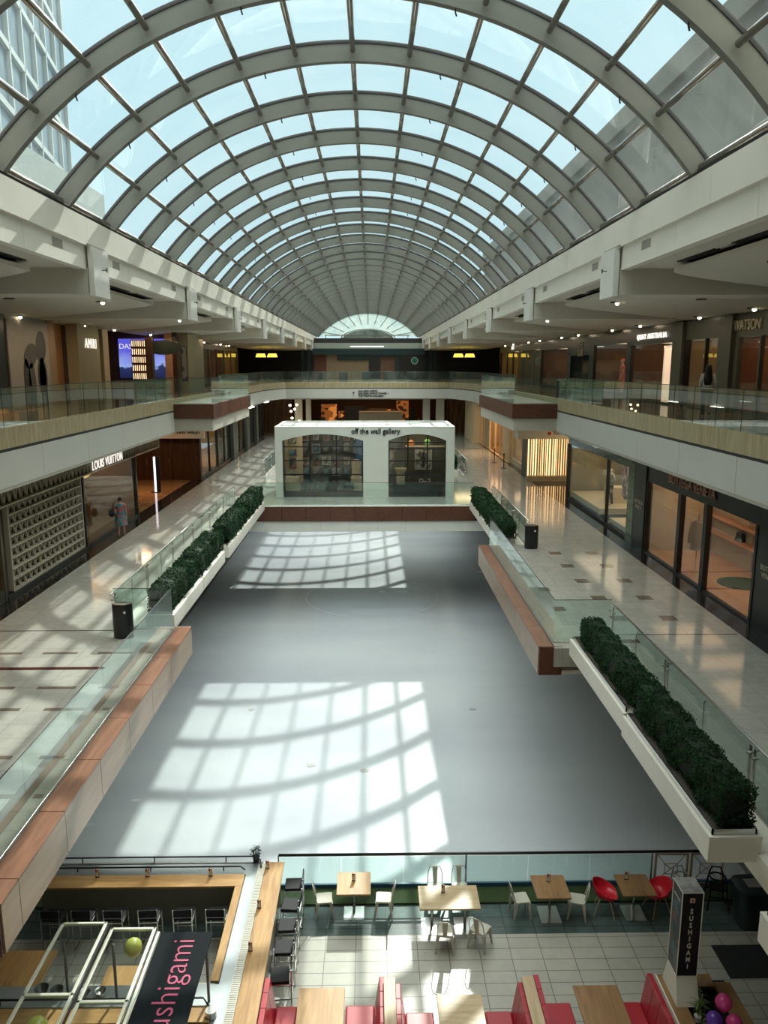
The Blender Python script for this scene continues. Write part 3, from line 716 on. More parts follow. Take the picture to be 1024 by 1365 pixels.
# ================================================================== kiosk: white gallery on the bridge
KW = mat('kiosk_white', (.66, .68, .62), .6, noise=.04)
KT = thing('gallery_kiosk', 'white gallery kiosk with two wide arched windows standing on the bridge', 'kiosk', (0, 41.2, H_L2))
def arch_wall(b, x0, x1, openings, ztop, y0, y1):
    """front wall with segmental-arch openings [(xa, xb, zspring, zcrown)]"""
    xs = x0
    for (xa, xb, zs, zk) in openings:
        b.box(xs, xa, y0, y1, 0, ztop)
        n_ = 16; pr = [(xa + (xb-xa)*i/n_, zs + (zk-zs)*(1-((2*i/n_-1)**2))) for i in range(n_+1)]
        b.prism_y(pr + [(xb, ztop), (xa, ztop)], y0, y1); xs = xb
    b.box(xs, x1, y0, y1, 0, ztop)
b = M(); arch_wall(b, -5.15, 4.45, [(-4.76, -.45, 3.05, 3.40), (.91, 4.0, 3.05, 3.40)], 3.80, 0, .3)
b.box(-5.15, -4.95, .3, 4.4, 0, 3.8); b.box(4.25, 4.45, .3, 4.4, 0, 3.8); b.box(-5.15, 4.45, 4.25, 4.4, 0, 3.8)
b.build('wall', KW, KT)
KR = mat('kiosk_roof_white', (.36, .36, .34), .6)
M().box(-4.95, 4.25, .3, 4.25, 3.64, 3.72).build('roof', KR, KT)
def mull(xa, xb, vs, hs):
    b = M()
    for v in vs: b.box(v-.035, v+.035, .10, .18, .28, 3.42)
    for h_ in hs: b.box(xa, xb, .10, .175, h_-.03, h_+.03)
    b.box(xa, xb, .08, .22, .0, .28); b.build('window_frame', BLACKM, KT)
mull(-4.76, -.45, (-4.74, -3.3, -1.88, -.47), (.3, 1.22, 1.98, 2.72)); mull(.91, 4.0, (.93, 1.95, 3.0, 3.98), (.3, 1.18, 1.95, 2.60, 2.95))
for xa, xb in ((-4.76, -.45), (.91, 4.0)): M().box(xa, xb, .145, .155, .28, 3.4).build('window_glass', GLASSW, KT)
M().box(-4.95, 4.25, .3, 4.25, 0, .02).build('interior_floor', mat('kiosk_floor', (.10, .11, .10), .2), KT)
M().box(-4.9, -.4, 3.98, 4.08, 0, 3.3).build('partition', mat('kiosk_partition_dark', (.045, .055, .05), .7), KT)
M().box(-.9, .95, 3.0, 3.1, 0, 3.3).build('partition', mat('kiosk_blue_panel', (.04, .12, .24), .5), KT)
M().box(1.9, 4.2, 2.6, 2.7, 0, 3.3).build('partition', mat('kiosk_olive_panel', (.11, .10, .065), .6), KT)
M().box(-4.9, -3.9, 2.5, 2.6, 0, 3.3).build('partition', CREAMW, KT)
o = text_obj('sign_lettering', 'off the wall gallery', .40, BLACKM, .02, parent=KT, bold=.006, xs=.88); o.rotation_euler = ROT['front']; o.location = (.22, -.02, 3.55)
la = bpy.data.lights.new('kiosk_light', 'AREA'); la.shape = 'RECTANGLE'; la.size = 8; la.size_y = 1.2; la.energy = 60; la.color = (1, .85, .65)
lo = bpy.data.objects.new('kiosk_light', la); COL.objects.link(lo); lo.location = (-.4, 42.6, -3.56)
# pictures
def art(name, c1, c2, c3, sc): 
    m = bpy.data.materials.new(name); m.use_nodes = True; n = m.node_tree; p = n.nodes['Principled BSDF']
    t = n.nodes.new('ShaderNodeTexCoord'); v = n.nodes.new('ShaderNodeTexVoronoi'); v.inputs['Scale'].default_value = sc
    r = n.nodes.new('ShaderNodeValToRGB'); r.color_ramp.interpolation = 'CONSTANT'
    r.color_ramp.elements[0].color = (*c1, 1); r.color_ramp.elements[1].position = .45; r.color_ramp.elements[1].color = (*c2, 1)
    e = r.color_ramp.elements.new(.75); e.color = (*c3, 1)
    n.links.new(t.outputs['Object'], v.inputs['Vector']); n.links.new(v.outputs['Color'], r.inputs[0]); n.links.new(r.outputs[0], p.inputs['Base Color'])
    p.inputs['Roughness'].default_value = .4; return m
ARTS = [art('art_grey', (.10, .11, .10), (.35, .34, .30), (.6, .6, .55), 3), art('art_warm', (.35, .08, .04), (.10, .08, .06), (.55, .45, .3), 3),
        art('art_blue', (.05, .12, .20), (.2, .3, .35), (.5, .5, .45), 2.5), art('art_cream', (.55, .5, .4), (.2, .18, .15), (.65, .6, .5), 5)]
FRW = mat('picture_frame_white', (.6, .6, .55), .4); FRB = mat('picture_frame_black', (.02, .02, .02), .4); FRG = mat('picture_frame_wood', (.30, .18, .09), .4)
def picture(x, y, z, w_, h_, am, fm, label, rz=0, group='pictures in the gallery kiosk'):
    t_ = thing('framed_picture', label, 'picture', (x, y, z), rz, group)
    b = M(); e = min(.05, w_*.09); b.box(-w_/2, w_/2, -.03, .01, 0, e); b.box(-w_/2, w_/2, -.03, .01, h_-e, h_); b.box(-w_/2, -w_/2+e, -.03, .01, e, h_-e); b.box(w_/2-e, w_/2, -.03, .01, e, h_-e); b.build('frame', fm, t_)
    M().box(-w_/2+e, w_/2-e, -.015, .005, e, h_-e).build('canvas', am, t_)
cols_ = ['leftmost', 'second', 'third', 'fourth', 'fifth', 'sixth', 'seventh']
rows_ = ['bottom', 'lower middle', 'upper middle', 'top']
for j, zz_ in enumerate((.62, 1.25, 1.95, 2.68)):
    for i in range(7):
        w_ = (.42, .38, .46, .40, .5, .42, .40)[(i+j) % 7]; h_ = (.42, .5, .56, .46)[(i+2*j) % 4]
        if j == 2 and i in (1, 5): h_ = .66
        picture(-4.45+i*.6, 3.95 + 41.2 if i else 43.6, H_L2+zz_, w_, h_, ARTS[(i*2+j) % 4], (FRW, FRB, FRG, FRB)[(i+j) % 4],
                'small framed picture behind the left kiosk window, %s column, %s row' % (cols_[i], rows_[j]))
picture(2.95, 43.75, H_L2+1.15, .98, 1.22, ARTS[3], FRW, 'large white-framed poster with a dark figure shape in the right kiosk window')
picture(1.05, 43.6, H_L2+1.5, .45, .85, ARTS[0], FRG, 'narrow wooden-framed picture at the left side of the right kiosk window')
b = M().box(-.3, .3, 0, .012, -.3, .3)
fig = M(); fig.lathe((0, 0, 0), [(.001, 0), (.07, .03), (.06, .2), (.12, .35), (.1, .55), (.03, .62), (.06, .68), (.06, .78), (.001, .82)], 12, 1, .06)
fig.tube([(-.08, 0, .5), (-.24, 0, .62), (-.2, 0, .8)], .03, 6); fig.tube([(.08, 0, .5), (.22, 0, .42), (.26, 0, .6)], .03, 6)
fo = fig.build('poster_figure', FRB); fo.location = (2.95, 43.715, H_L2+1.32); tag(fo, 'dark figure cut-out mounted on the white-framed poster', 'artwork')
def pedestal(x, y, w_, h_, lb):
    t_ = thing('display_plinth', lb, 'plinth', (x, y, H_L2)); M().box(-w_/2, w_/2, -w_/2, w_/2, 0, h_).build('block', CREAMW, t_, bevel=.01)
pedestal(1.6, 42.3, .45, 1.0, 'cream display plinth low in the right kiosk window')
tag(M().lathe((0, 0, 0), [(.12, 0), (.3, .3), (.34, .42), (.32, .44), (.1, .2)], 4).build('box_sculpture', CREAMW, loc=(1.6, 42.3, H_L2+1.0)), 'boxy cream sculpture standing on the plinth in the kiosk', 'sculpture')
GR = mat('green_glass_art', (.25, .55, .05), .2, emit=.15); OR = mat('orange_glass_art', (.7, .22, .04), .25, emit=.15)
for x, z, m_, lb in ((2.2, 2.66, OR, 'round orange glass ornament on the high kiosk shelf'), (3.1, 2.72, GR, 'round green glass ornament on the high kiosk shelf')):
    tag(M().lathe((0, 0, 0), [(.001, 0), (.1, .02), (.17, .14), (.15, .27), (.05, .34), (.001, .35)], 16).build('glass_ornament', m_, loc=(x, 42.9, H_L2+z-.07), smooth=True), lb, 'ornament')
tag(M().box(1.9, 4.15, 42.6, 43.2, -.04, 0).build('wall_shelf', CREAMW, loc=(0, 0, H_L2+2.59)), 'long pale shelf high in the right kiosk window', 'shelf')
tag(M().box(1.2, 4.1, 42.0, 42.9, 0, .55).build('low_bench', FRB, loc=(0, 0, H_L2+.02)), 'low dark display bench in the right kiosk window', 'bench')
tag(M().tube([(-.2+.1*math.cos(a*.5), 0, .12+.1*math.sin(a*.5)) for a in range(13)], .03, 8).tube([(.2+.1*math.cos(a*.5), 0, .12+.1*math.sin(a*.5)) for a in range(13)], .03, 8).tube([(-.12, 0, .06), (.12, 0, .06)], .04, 8).build('ring_sculpture', mat('pink_white', (.75, .55, .5), .3), loc=(2.95, 42.4, H_L2+.6)), 'pale sculpture of two rings on the low bench below the poster', 'sculpture')
tag(M().box(-3.9, -1.0, 42.2, 43.0, 0, .62).build('sales_counter', mat('counter_glass_dark', (.05, .08, .08), .1), loc=(0, 0, H_L2+.02)), 'dark glass-fronted counter in the left kiosk window', 'counter')
tag(M().box(-4.7, -4.0, 41.9, 42.5, 0, .95).build('display_cabinet', CREAMW, loc=(0, 0, H_L2+.02)), 'cream cabinet in the left corner of the kiosk', 'cabinet')
tag(M().lathe((0, 0, 0), [(.25, 0), (.24, .5), (.28, .95), (.001, .95)], 10).build('pale_sculpture', PALEWOOD, loc=(-.85, 42.6, H_L2+.9)), 'pale draped block at the right side of the left kiosk window', 'sculpture')
pedestal(-.85, 42.6, .6, .9, 'cream plinth at the right side of the left kiosk window')
# ================================================================== shops
WARM = (1.0, .66, .36)
def glow(name, col, s): return emit_mat(name, col, s)
L_WARM = glow('warm_light_panel', (1.0, .62, .34), 1.5); L_NEUT = glow('neutral_light_panel', (1.0, .80, .55), 1.5)
L_DIM = glow('dim_light_panel', (1.0, .70, .42), 1.0); L_ORANGE = glow('orange_light_panel', (1.0, .40, .12), 5.0)
def shop(side, X, y0, y1, z0, z1, zh=None, frame=BLACKW, header=None, sill=.12, mull=(), depth=3.0, wallm=CREAMW, floorm=MARBW, light=L_DIM,
         lbl='', lsize=1.0, glass=True, post=.12, sides=(1, 1)):
    s = -1 if side == 'left' else 1
    wn = 'wall_' + side; zh = zh if zh is not None else z1 - .5
    XX = lambda d: X + s*d
    b = M(); b.box(XX(0), XX(.22), y0, y1, zh, z1); struct(wn, b, header or frame)
    t_ = thing(nxt('window'), '', ''); del t_['label']; del t_['category']; t_['kind'] = 'structure'; t_.location = (X, y0, z0)
    b = M(); L = y1-y0
    b.box(s*-.02, s*.16, 0, post, 0, zh-z0); b.box(s*-.02, s*.16, L-post, L, 0, zh-z0); b.box(0, s*.14, post, L-post, 0, sill)
    for mm in mull: b.box(0, s*.14, mm-y0-.05, mm-y0+.05, sill, zh-z0)
    b.build('frame', frame, t_)
    if glass: M().box(s*.06, s*.08, post, L-post, sill, zh-z0).build('glass_pane', GLASSW, t_)
    struct(wn, M().box(XX(depth), XX(depth+.1), y0, y1, z0, z1), wallm)
    if sides[0]: struct(wn, M().box(XX(.22), XX(depth), y0-.0, y0+.06, z0, z1), wallm)
    if sides[1]: struct(wn, M().box(XX(.22), XX(depth), y1-.06, y1, z0, z1), wallm)
    struct('floor', M().box(XX(.1), XX(depth), y0+.06, y1-.06, z0-.05, z0+sill*.6), floorm)
    struct('ceiling', M().box(XX(.22), XX(depth), y0, y1, zh+.12, zh+.2), CEIL)
    if light and lbl:
        q = M().box(XX(.3), XX(depth-.3), y0+.5, y1-.5, zh+.08, zh+.12).build('ceiling_light', light)
        tag(q, 'glowing ceiling light of the ' + lbl.replace('beyond the cream pier on the left upper level', 'past the left cream pier'), 'light')
def sign(side, X, y, z, s, size, m, label, xs=1.0, bold=.0, ext=.03, name='shop_sign', sp=1.0):
    o = text_obj(name, s, size, m, ext, bold=bold, xs=xs, spacing=sp); o.rotation_euler = ROT[side]; o.location = (X, y, z)
    return tag(o, label, 'sign')
LIT = glow('lit_letters', (1.0, .93, .85), .95); BRASSL = mat('brass_letters', (.55, .50, .36), .35, .3); COPPER = mat('copper_letters', (.62, .36, .26), .3, .4)

# ---- level 2 right
struct('wall_right', M().box(10.4, 10.62, 15, 20.15, H_L2, -3.15), BLACKW); struct('wall_right', M().box(10.4, 10.62, -3, 15, H_L2, -3.15), BLACKW)
SALM = mat('salmon_floor', (.62, .36, .22), .3, noise=.1); PINKW = mat('salmon_wall', (.55, .34, .24), .6, noise=.08)
shop('right', 10.4, 20.15, 23.45, H_L2, -3.15, -4.22, sill=.06, lbl='black-framed shop, nearest window', wallm=PINKW, floorm=SALM, light=L_WARM, lsize=1.0, depth=3.6, sides=(1, 0))
shop('right', 10.4, 23.45, 25.5, H_L2, -3.15, -4.25, sill=.06, lbl='black-framed shop, middle window', wallm=PINKW, floorm=SALM, light=L_WARM, depth=3.6, lsize=1.0, sides=(0, 0))
shop('right', 10.4, 25.5, 28.7, H_L2, -3.15, -4.28, sill=.06, lbl='black-framed shop, farthest window', wallm=mat('pale_shop_curtain', (.55, .48, .38), .8), floorm=SALM, light=L_WARM, depth=2.6, lsize=1.0, sides=(0, 1))
struct('wall_right', M().box(10.35, 10.62, 28.7, 29.9, H_L2, -3.15), BLACKW)
sign('right', 10.36, 24.65, -3.86, 'BOTTEGA VENETA', .46, COPPER, 'copper lettering BOTTEGA VENETA on the black shopfront below the white band', xs=.9, ext=.02, sp=1.08)
for y, z, lb in ((19.3, -5.35, 'near the right edge of the picture'), (29.3, -5.3, 'on the far black pier by the green stone')):
    o = sign('right', 10.33, y, z, 'BOTTEGA\nVENETA', .20, BRASSL, 'small two-line BOTTEGA VENETA lettering ' + lb, ext=.004)
GREENM = mat('green_marble', (.13, .19, .10), .2, noise=.5, nscale=2.5, col2=(.05, .08, .045), stretch=(1, .4, 2))
struct('wall_right', M().box(10.34, 10.62, 29.9, 30.65, H_L2, -3.15), GREENM)
shop('right', 10.4, 30.65, 40.6, H_L2, -3.15, -4.05, frame=GASKET, header=GREENM, sill=.10, mull=(33.7,), lbl='green stone shopfront', light=L_NEUT, depth=3.4, wallm=mat('shop_wall_tan', (.26, .22, .12), .6), floorm=MARBD, lsize=1.2)
o = sign('right', 10.36, 35.6, -3.62, 'DIOR', .34, LIT, 'small lit DIOR lettering on the green stone header', ext=.01)
PLAT = mat('display_platform', (.72, .60, .42), .4)
def platform(x0, x1, y0, y1, h, lb):
    t_ = thing('display_platform', lb, 'platform', ((x0+x1)/2, (y0+y1)/2, H_L2+.06)); a, c = (x1-x0)/2, (y1-y0)/2
    M().box(-a, a, -c, c, h*.35, h).build('top', PLAT, t_); M().box(-a+.03, a-.03, -c+.03, c-.03, 0, h*.35).build('plinth', BLACKM, t_)
platform(10.55, 12.6, 35.0, 40.2, .42, 'pale stepped display platform behind the green-framed corner glass')
platform(10.55, 12.6, 30.9, 33.5, .30, 'pale display platform behind the glass next to the green pier')
tag(M().box(11.4, 12.3, 36.4, 37.2, 0, .75).build('display_cube', PLAT, loc=(0, 0, H_L2+.48)), 'cream block standing on the platform behind the green-framed glass', 'block')
# hanging multicolour cloths
for i in range(4):
    cm = (art('cloth_art_%d' % i, (.5, .35, .45), (.08, .05, .06), (.7, .6, .62), 7)) 
    tag(M().box(11.5, 11.53, 34.2+i*.42, 34.56+i*.42, 0, 1.9).tube([(11.515, 34.38+i*.42, 1.9), (11.515, 34.38+i*.42, 2.06)], .008, 5).build('hanging_scarf', cm, loc=(.1*i, 0, H_L2+1.0)), 'patterned hanging textile in the green-framed window, number %s from the glass corner' % ['one', 'two', 'three', 'four'][i], 'textile', 'hanging patterned textiles')
# slatted luminous wall
SLATM = mat('slat_beige', (.62, .52, .34), .5); SLATG = glow('slat_backlight', (1.0, .72, .38), 1.5)
t_ = thing('slatted_light_wall', 'tall glowing wall of vertical cream slats at the far end of the right shops', 'light wall', (10.9, 46.9, H_L2))
M().box(-1.35, 1.2, .10, .14, .35, 2.65).build('backlight', SLATG, t_)
b = M(); rng = random.Random(3)
x = -1.4
while x < 1.2:
    ww = rng.choice((.05, .07, .10)); b.box(x, x+ww, -.02, .06, .3, 2.7); x += ww + rng.choice((.04, .06, .09))
b.box(-1.4, 1.25, -.04, .1, .95, 1.0) if 0 else None
b.build('slats', SLATM, t_); M().box(-1.4, 1.25, -.08, .15, 0, .3).build('plinth', mat('slat_plinth', (.45, .38, .26), .3), t_)
t_ = thing('slatted_light_wall', 'glowing slatted copy standing in for the slat wall reflection in the green-framed glass', 'light wall', (12.4, 43.2, H_L2))  # added copy, stands in for the slat wall mirrored in the shop glass
M().box(-1.3, 1.3, .1, .14, .5, 2.7).build('backlight', SLATG, t_)
b = M(); x = -1.3
while x < 1.3:
    ww = rng.choice((.05, .07)); b.box(x, x+ww, -.02, .06, .5, 2.7); x += ww + rng.choice((.06, .09))
b.build('slats', SLATM, t_)
WBX = thing('shop_canopy', 'white box canopy over the glowing slatted wall', 'canopy', (10.9, 46.3, -4.3))
M().box(-2.2, 1.4, -.6, .6, 0, .65).build('canopy_box', WHITEP, WBX)
M().lathe((0, 0, 0), [(.001, 0), (.11, .0), (.11, .03), (.001, .03)], 16).xf(Matrix.Translation((-.35, -.6, .33)) @ Matrix.Rotation(R(90), 4, 'X')).build('red_logo_disc', mat('red_sign', (.45, .03, .03), .4), WBX)
o = text_obj('lettering', 'CASA', .22, BLACKM, .01, parent=WBX); o.rotation_euler = ROT['front']; o.location = (.15, -.62, .33)
struct('wall_right', M().box(9.6, 16, 47.2, 47.4, H_L2, -3.15), CREAMW)
struct('wall_right', M().box(13.9, 14.0, 40.6, 47.2, H_L2, -3.15), CREAMW)
struct('floor', M().box(10.6, 14, 40.6, 47.2, H_L2-.05, H_L2), MARBD)
struct('wall_right', M().box(9.9, 10.4, 47.4, 50.5, H_L2, -3.15), GREYW)
shop('right', 10.2, 50.5, 56.0, H_L2, -3.15, -3.7, frame=CREAMW, sill=.4, lbl='cream-framed shop before the bright doors', light=L_WARM)
GOLDW = mat('gold_lit_wall', (.70, .52, .28), .35, noise=.15)
shop('right', 10.0, 56.0, 70.5, H_L2, -3.15, -3.75, frame=GOLDW, sill=.02, mull=(60.2, 62.6, 65.5), lbl='bright gold doorway shop', light=L_WARM, depth=2.6, glass=False, lsize=2)
for y0, y1 in ((56.3, 60), (65.7, 69.8)):
    d_ = M().box(10.2, 10.26, y0, y1, H_L2, -3.9); structure(d_.build(nxt('door'), mat('beige_panel_door', (.42, .34, .22), .4)))
struct('wall_right', M().box(9.3, 10.0, 70.5, 77.1, H_L2, -3.15), mat('cream_lit_pier', (.68, .55, .34), .5))
# stanchions
def stanchion(x, y, lb):
    t_ = thing('queue_barrier_post', lb, 'barrier', (x, y, H_L2)); M().cyl((0, 0), .2, 0, .03, 18).build('base', BLACKM, t_); M().cyl((0, 0), .035, .03, 1.0, 10).build('post', BLACKM, t_); M().cyl((0, 0), .05, .95, 1.03, 12).build('head', BLACKM, t_)
stanchion(9.0, 56.2, 'black belt barrier post farther from the camera by the bright doors'); stanchion(9.15, 53.0, 'black belt barrier post nearer to the camera by the bright doors')
tag(M().add([(9.0, 56.2, .88), (9.15, 53.0, .88), (9.15, 53.0, .94), (9.0, 56.2, .94), (9.01, 56.2, .88), (9.16, 53.0, .88), (9.16, 53.0, .94), (9.01, 56.2, .94)], [(0,1,2,3),(7,6,5,4),(0,4,5,1),(3,2,6,7)]).build('barrier_belt', BLACKM, loc=(0, 0, H_L2)), 'black belt stretched between the two barrier posts', 'belt')

# ---- level 2 left
OCHRE = mat('ochre_wall', (.52, .28, .07), .5, noise=.2)
shop('left', -11.05, 14, 22.7, H_L2, -3.15, -4.12, sill=.35, lbl='patterned shop, window at the left edge', wallm=OCHRE, light=L_WARM, depth=2.5, frame=mat('olive_dark_frame', (.05, .05, .035), .3), lsize=.6)
struct('wall_left', M().box(-11.27, -11.05, -3, 14, H_L2, -3.15), GREYW)
BASEM = mat('dark_stone_base', (.03, .03, .025), .12)
struct('wall_left', M().box(-11.9, -11.2, 22.7, 29.4, H_L2, -3.15), mat('lattice_backing', (.06, .035, .022), .6))
struct('wall_left', M().box(-11.2, -11.0, 22.7, 29.4, H_L2, H_L2+.12), BASEM)
LATT = mat('lattice_metal', (.50, .45, .35), .4, .1)
def lattice(y0, y1, z0, z1, ny, nz, lb, xx=-11.18):
    t_ = thing('lattice_screen', lb, 'facade screen', (xx, y0, z0)); L, Hh = y1-y0, z1-z0; b = M()
    for k in range(nz+1): b.box(-.02, .14, 0, L, k*Hh/nz-.022, k*Hh/nz+.022)
    b.box(-.02, .14, -.03, .02, 0, Hh); b.box(-.02, .14, L-.02, L+.03, 0, Hh); b.build('frame', LATT, t_)
    b = M(); cw, ch = L/ny, Hh/nz
    for k in range(nz):
        for i in range(ny):
            ya, za = i*cw, k*ch
            for (u0, u1, v0, v1) in ((.05, .42, .96, .06), (.42, .80, .06, .96)):
                p0, p1 = ya+u0*cw, ya+u1*cw; q0, q1 = za+v0*ch, za+v1*ch; th = cw*.20
                b.add([(0, p0, q0), (0, p0+th, q0), (0, p1+th, q1), (0, p1, q1), (.07, p0, q0), (.05, p0+th, q0), (.05, p1+th, q1), (.07, p1, q1)],
                      [(0,1,2,3),(7,6,5,4),(0,4,5,1),(1,5,6,2),(2,6,7,3),(3,7,4,0)])
    b.build('fins', LATT, t_)
lattice(23.2, 29.2, H_L2+.15, -4.15, 15, 8, 'metal lattice screen of V-shaped fins on the left shopfront')
lattice(14.2, 39.8, -4.12, -3.62, 66, 1, 'long header strip of V-shaped fins above the left shop windows', -11.04)
sign('left', -10.87, 31.9, -3.88, 'LOUIS VUITTON', .50, LIT, 'lit lettering LOUIS VUITTON over the lattice header on the left', xs=.92, ext=.01, sp=1.12)
struct('wall_left', M().box(-11.3, -11.1, 14, 39.8, -3.65, -3.15), BASEM)
shop('left', -11.05, 29.4, 36.2, H_L2, -3.6, -4.15, sill=.1, mull=(), lbl='left display window', light=L_DIM, depth=4.2, frame=BASEM, wallm=mat('shop_wall_gold', (.15, .09, .045), .5), lsize=1.0, floorm=mat('grey_display_floor', (.12, .10, .08), .12))
for x, y, r_ in ((-13.6, 34.2, 1.3),):
    t_ = thing('sculptural_light', 'glowing amber curved ceiling feature inside the left display window', 'light', (x, y, -4.9))
    M().lathe((0, 0, 0), [(.2, .35), (r_*.8, .3), (r_, .12), (r_*.9, 0), (.3, .08)], 24, .8, 1.2).build('shade', glow('amber_glow', (1.0, .62, .22), .7), t_, smooth=True)
DKWALL = mat('brown_pier', (.10, .055, .03), .35)
struct('floor', M().box(-16.5, -11.2, 36.3, 47.8, H_L2-.05, H_L2+.004), MARBW)
struct('wall_left', M().box(-16.6, -16.5, 36.2, 48, H_L2, -3.15), DKWALL)
struct('wall_left', M().box(-16.5, -11.3, 36.2, 36.3, H_L2, -3.15), DKWALL)
struct('wall_left', M().box(-16.5, -10.6, 47.8, 48.0, H_L2, -3.2), DKWOOD)
for i, x in enumerate((-14.4, -13.0, -11.6)):
    d_ = M().box(x-.66, x+.66, 47.74, 47.8, H_L2, -4.4); d_ = structure(d_.build(nxt('door'), DKWOOD))
    M().box(x+.5, x+.54, 47.68, 47.74, H_L2+.9, H_L2+1.4).build('door_handle', CHROME, d_)
t_ = thing('directory_board', 'cream overhead board with two lines of black restaurant lettering', 'sign', (-11.0, 45.9, -4.25))
M().box(-2.2, 1.1, 0, .25, 0, .92).build('board', PLASTER, t_)
o = text_obj('lettering', 'The Cheesecake Factory\nRESTAURANT VALET', .27, BLACKM, .006, parent=t_, bold=.006); o.rotation_euler = ROT['front']; o.location = (-.35, -.01, .5)
la = bpy.data.lights.new('recess_downlight', 'AREA'); la.size = 1.6; la.energy = 130; la.color = (1, .55, .28)
lo = bpy.data.objects.new('recess_downlight', la); COL.objects.link(lo); lo.location = (-13.4, 42.5, -3.35)
t_ = thing('lit_stand', 'slim glowing white stand on a dark base in the brown recess on the left', 'stand', (-12.1, 43.0, H_L2))
M().box(-.25, .25, -.12, .12, 0, .03).build('base', BLACKM, t_); M().box(-.05, .05, -.04, .0, .03, 2.0).build('light_strip', glow('white_strip', (.95, .9, 1.0), 1.5), t_); M().box(-.05, .28, .0, .05, .03, 2.0).build('panel', BLACKM, t_)
DG = mat('dark_green_frame', (.025, .03, .025), .3)
LW = [(48.0, 53.5, OCHRE, L_DIM, 'red and gold interior'), (53.5, 58.5, GREYW, L_DIM, 'dark grey interior'), (60.0, 65.0, mat('brown_shop', (.2, .12, .07), .6), L_DIM, 'brown interior'), (66.5, 70.5, GREYW, L_DIM, 'grey interior'), (71.5, 76.5, GREYW, None, '')]
for y0, y1, wm, lt, lb in LW:
    shop('left', -10.6, y0, y1, H_L2, -3.15, -3.6, frame=DG, sill=.15, mull=((y0+y1)/2,), lbl='left arcade shop with %s' % lb, wallm=wm, light=lt, depth=2.2, lsize=.5, floorm=MARBD)
for a, c in ((58.5, 60.0), (65.0, 66.5), (70.5, 71.5)): struct('wall_left', M().box(-11.0, -10.4, a, c, H_L2, -3.15), GREYW)
for y in (50.5, 63.2, 72.5): 
    tag(M().box(-9.9, -9.6, y-.9, y+.9, 0, .05).build('soffit_light', emit_mat('soffit_white', (1, .95, .85), 6), loc=(0, 0, -3.36)), 'bright strip light under the left balcony soffit, %s' % {50.5: 'nearest', 63.2: 'middle', 72.5: 'farthest'}[y], 'light')

# ---- level 2 far plaza beneath the upper floor
for x, w_ in ((-7.4, .75), (7.0, .8), (-6.4, .5), (5.6, .7)):
    struct('wall_back', M().box(x-w_/2, x+w_/2, 79, 79.8, H_L2, -3.15), PLASTER)
struct('wall_back', M().box(-22, 22, 95.8, 96, H_L2, -3.15), mat('far_plaza_wall', (.10, .06, .035), .6))
WOODP = wood_mat('glowing_wood_wall', (.10, .04, .015), (.40, .20, .07), .4, 2.0, 'Z', 2)
struct('wall_left', M().box(-22, -8.6, 84, 84.2, H_L2, -3.15), WOODP)
struct('wall_right', M().box(8.2, 22, 84, 84.2, H_L2, -3.15), WOODP)
OG = art('amber_art', (.02, .012, .006), (.30, .10, .02), (.75, .28, .06), 2.2)
pn = OG.node_tree.nodes['Principled BSDF']; OG.node_tree.links.new(OG.node_tree.nodes['Color Ramp'].outputs[0], pn.inputs['Emission Color']); pn.inputs['Emission Strength'].default_value = .5
rng = random.Random(5)
for i, (x, z, a, c, mt) in enumerate(((-4.9, -6.6, .9, 2.2, OG), (3.6, -6.4, .7, 2.4, OG), (2.2, -6.4, .5, 1.4, OG), (-3.4, -6.2, .4, 1.0, OG), (4.7, -6.8, .35, 1.9, BLACKW), (-1.9, -6.2, 1.2, 1.6, BLACKW), (.8, -6.4, 1.1, 1.5, GREYW))):
    tag(M().box(x-a, x+a, 90, 90.1, 0, c+z+7.0).build('display_case', mt, loc=(0, 0, -7.0)), '%s panel in the far shop seen over the kiosk roof, %s' % ('amber lit' if mt is OG else 'dark', ['far left', 'right of centre', 'just right of centre', 'left of centre', 'far right', 'centre left', 'centre'][i]), 'display case')
tag(M().box(-4.3, 3.4, 84.6, 85.2, 0, .16).build('linear_light', glow('orange_strip', (1.0, .45, .2), 1.8), loc=(0, 0, -3.50)), 'long orange linear light above the far concourse', 'light')
tag(M().box(-1.3, 3.2, 81.0, 82.4, 0, 1.15).build('reception_counter', mat('counter_stone', (.62, .50, .34), .4, noise=.2), loc=(0, 0, -5.9)), 'long stone-clad counter beyond the kiosk on the far concourse', 'counter')
tag(M().box(-1.2, 3.1, 81.1, 82.3, 0, 1.1).build('counter_base', BLACKM, loc=(0, 0, -7.0)), 'dark base under the long stone-clad counter', 'counter base')
CH = thing('pendant_cluster', 'cluster of glowing glass pendants in the far left corner under the balcony', 'chandelier', (-7.75, 77.6, -3.3))
for i, (dx, dz) in enumerate(((-.3, -.6), (.35, -.55), (-.25, -1.2), (.1, -1.0), (-.2, -1.9), (.5, -2.2))):
    g = M().lathe((dx, .2*i-.4, dz), [(.001, -.13), (.13, -.04), (.13, .05), (.001, .14)], 10).build('glass_pendant', glow('pendant_glow', (1, .8, .5), 5), CH, smooth=True)
    M().tube([(dx, .2*i-.4, dz+.1), (dx, .2*i-.4, .1)], .01, 4).build('cord', BLACKM, CH)
la = bpy.data.lights.new('plaza_light', 'AREA'); la.size = 8; la.energy = 150; la.color = (1, .5, .22)
lo = bpy.data.objects.new('plaza_light', la); COL.objects.link(lo); lo.location = (0, 88, -3.5)
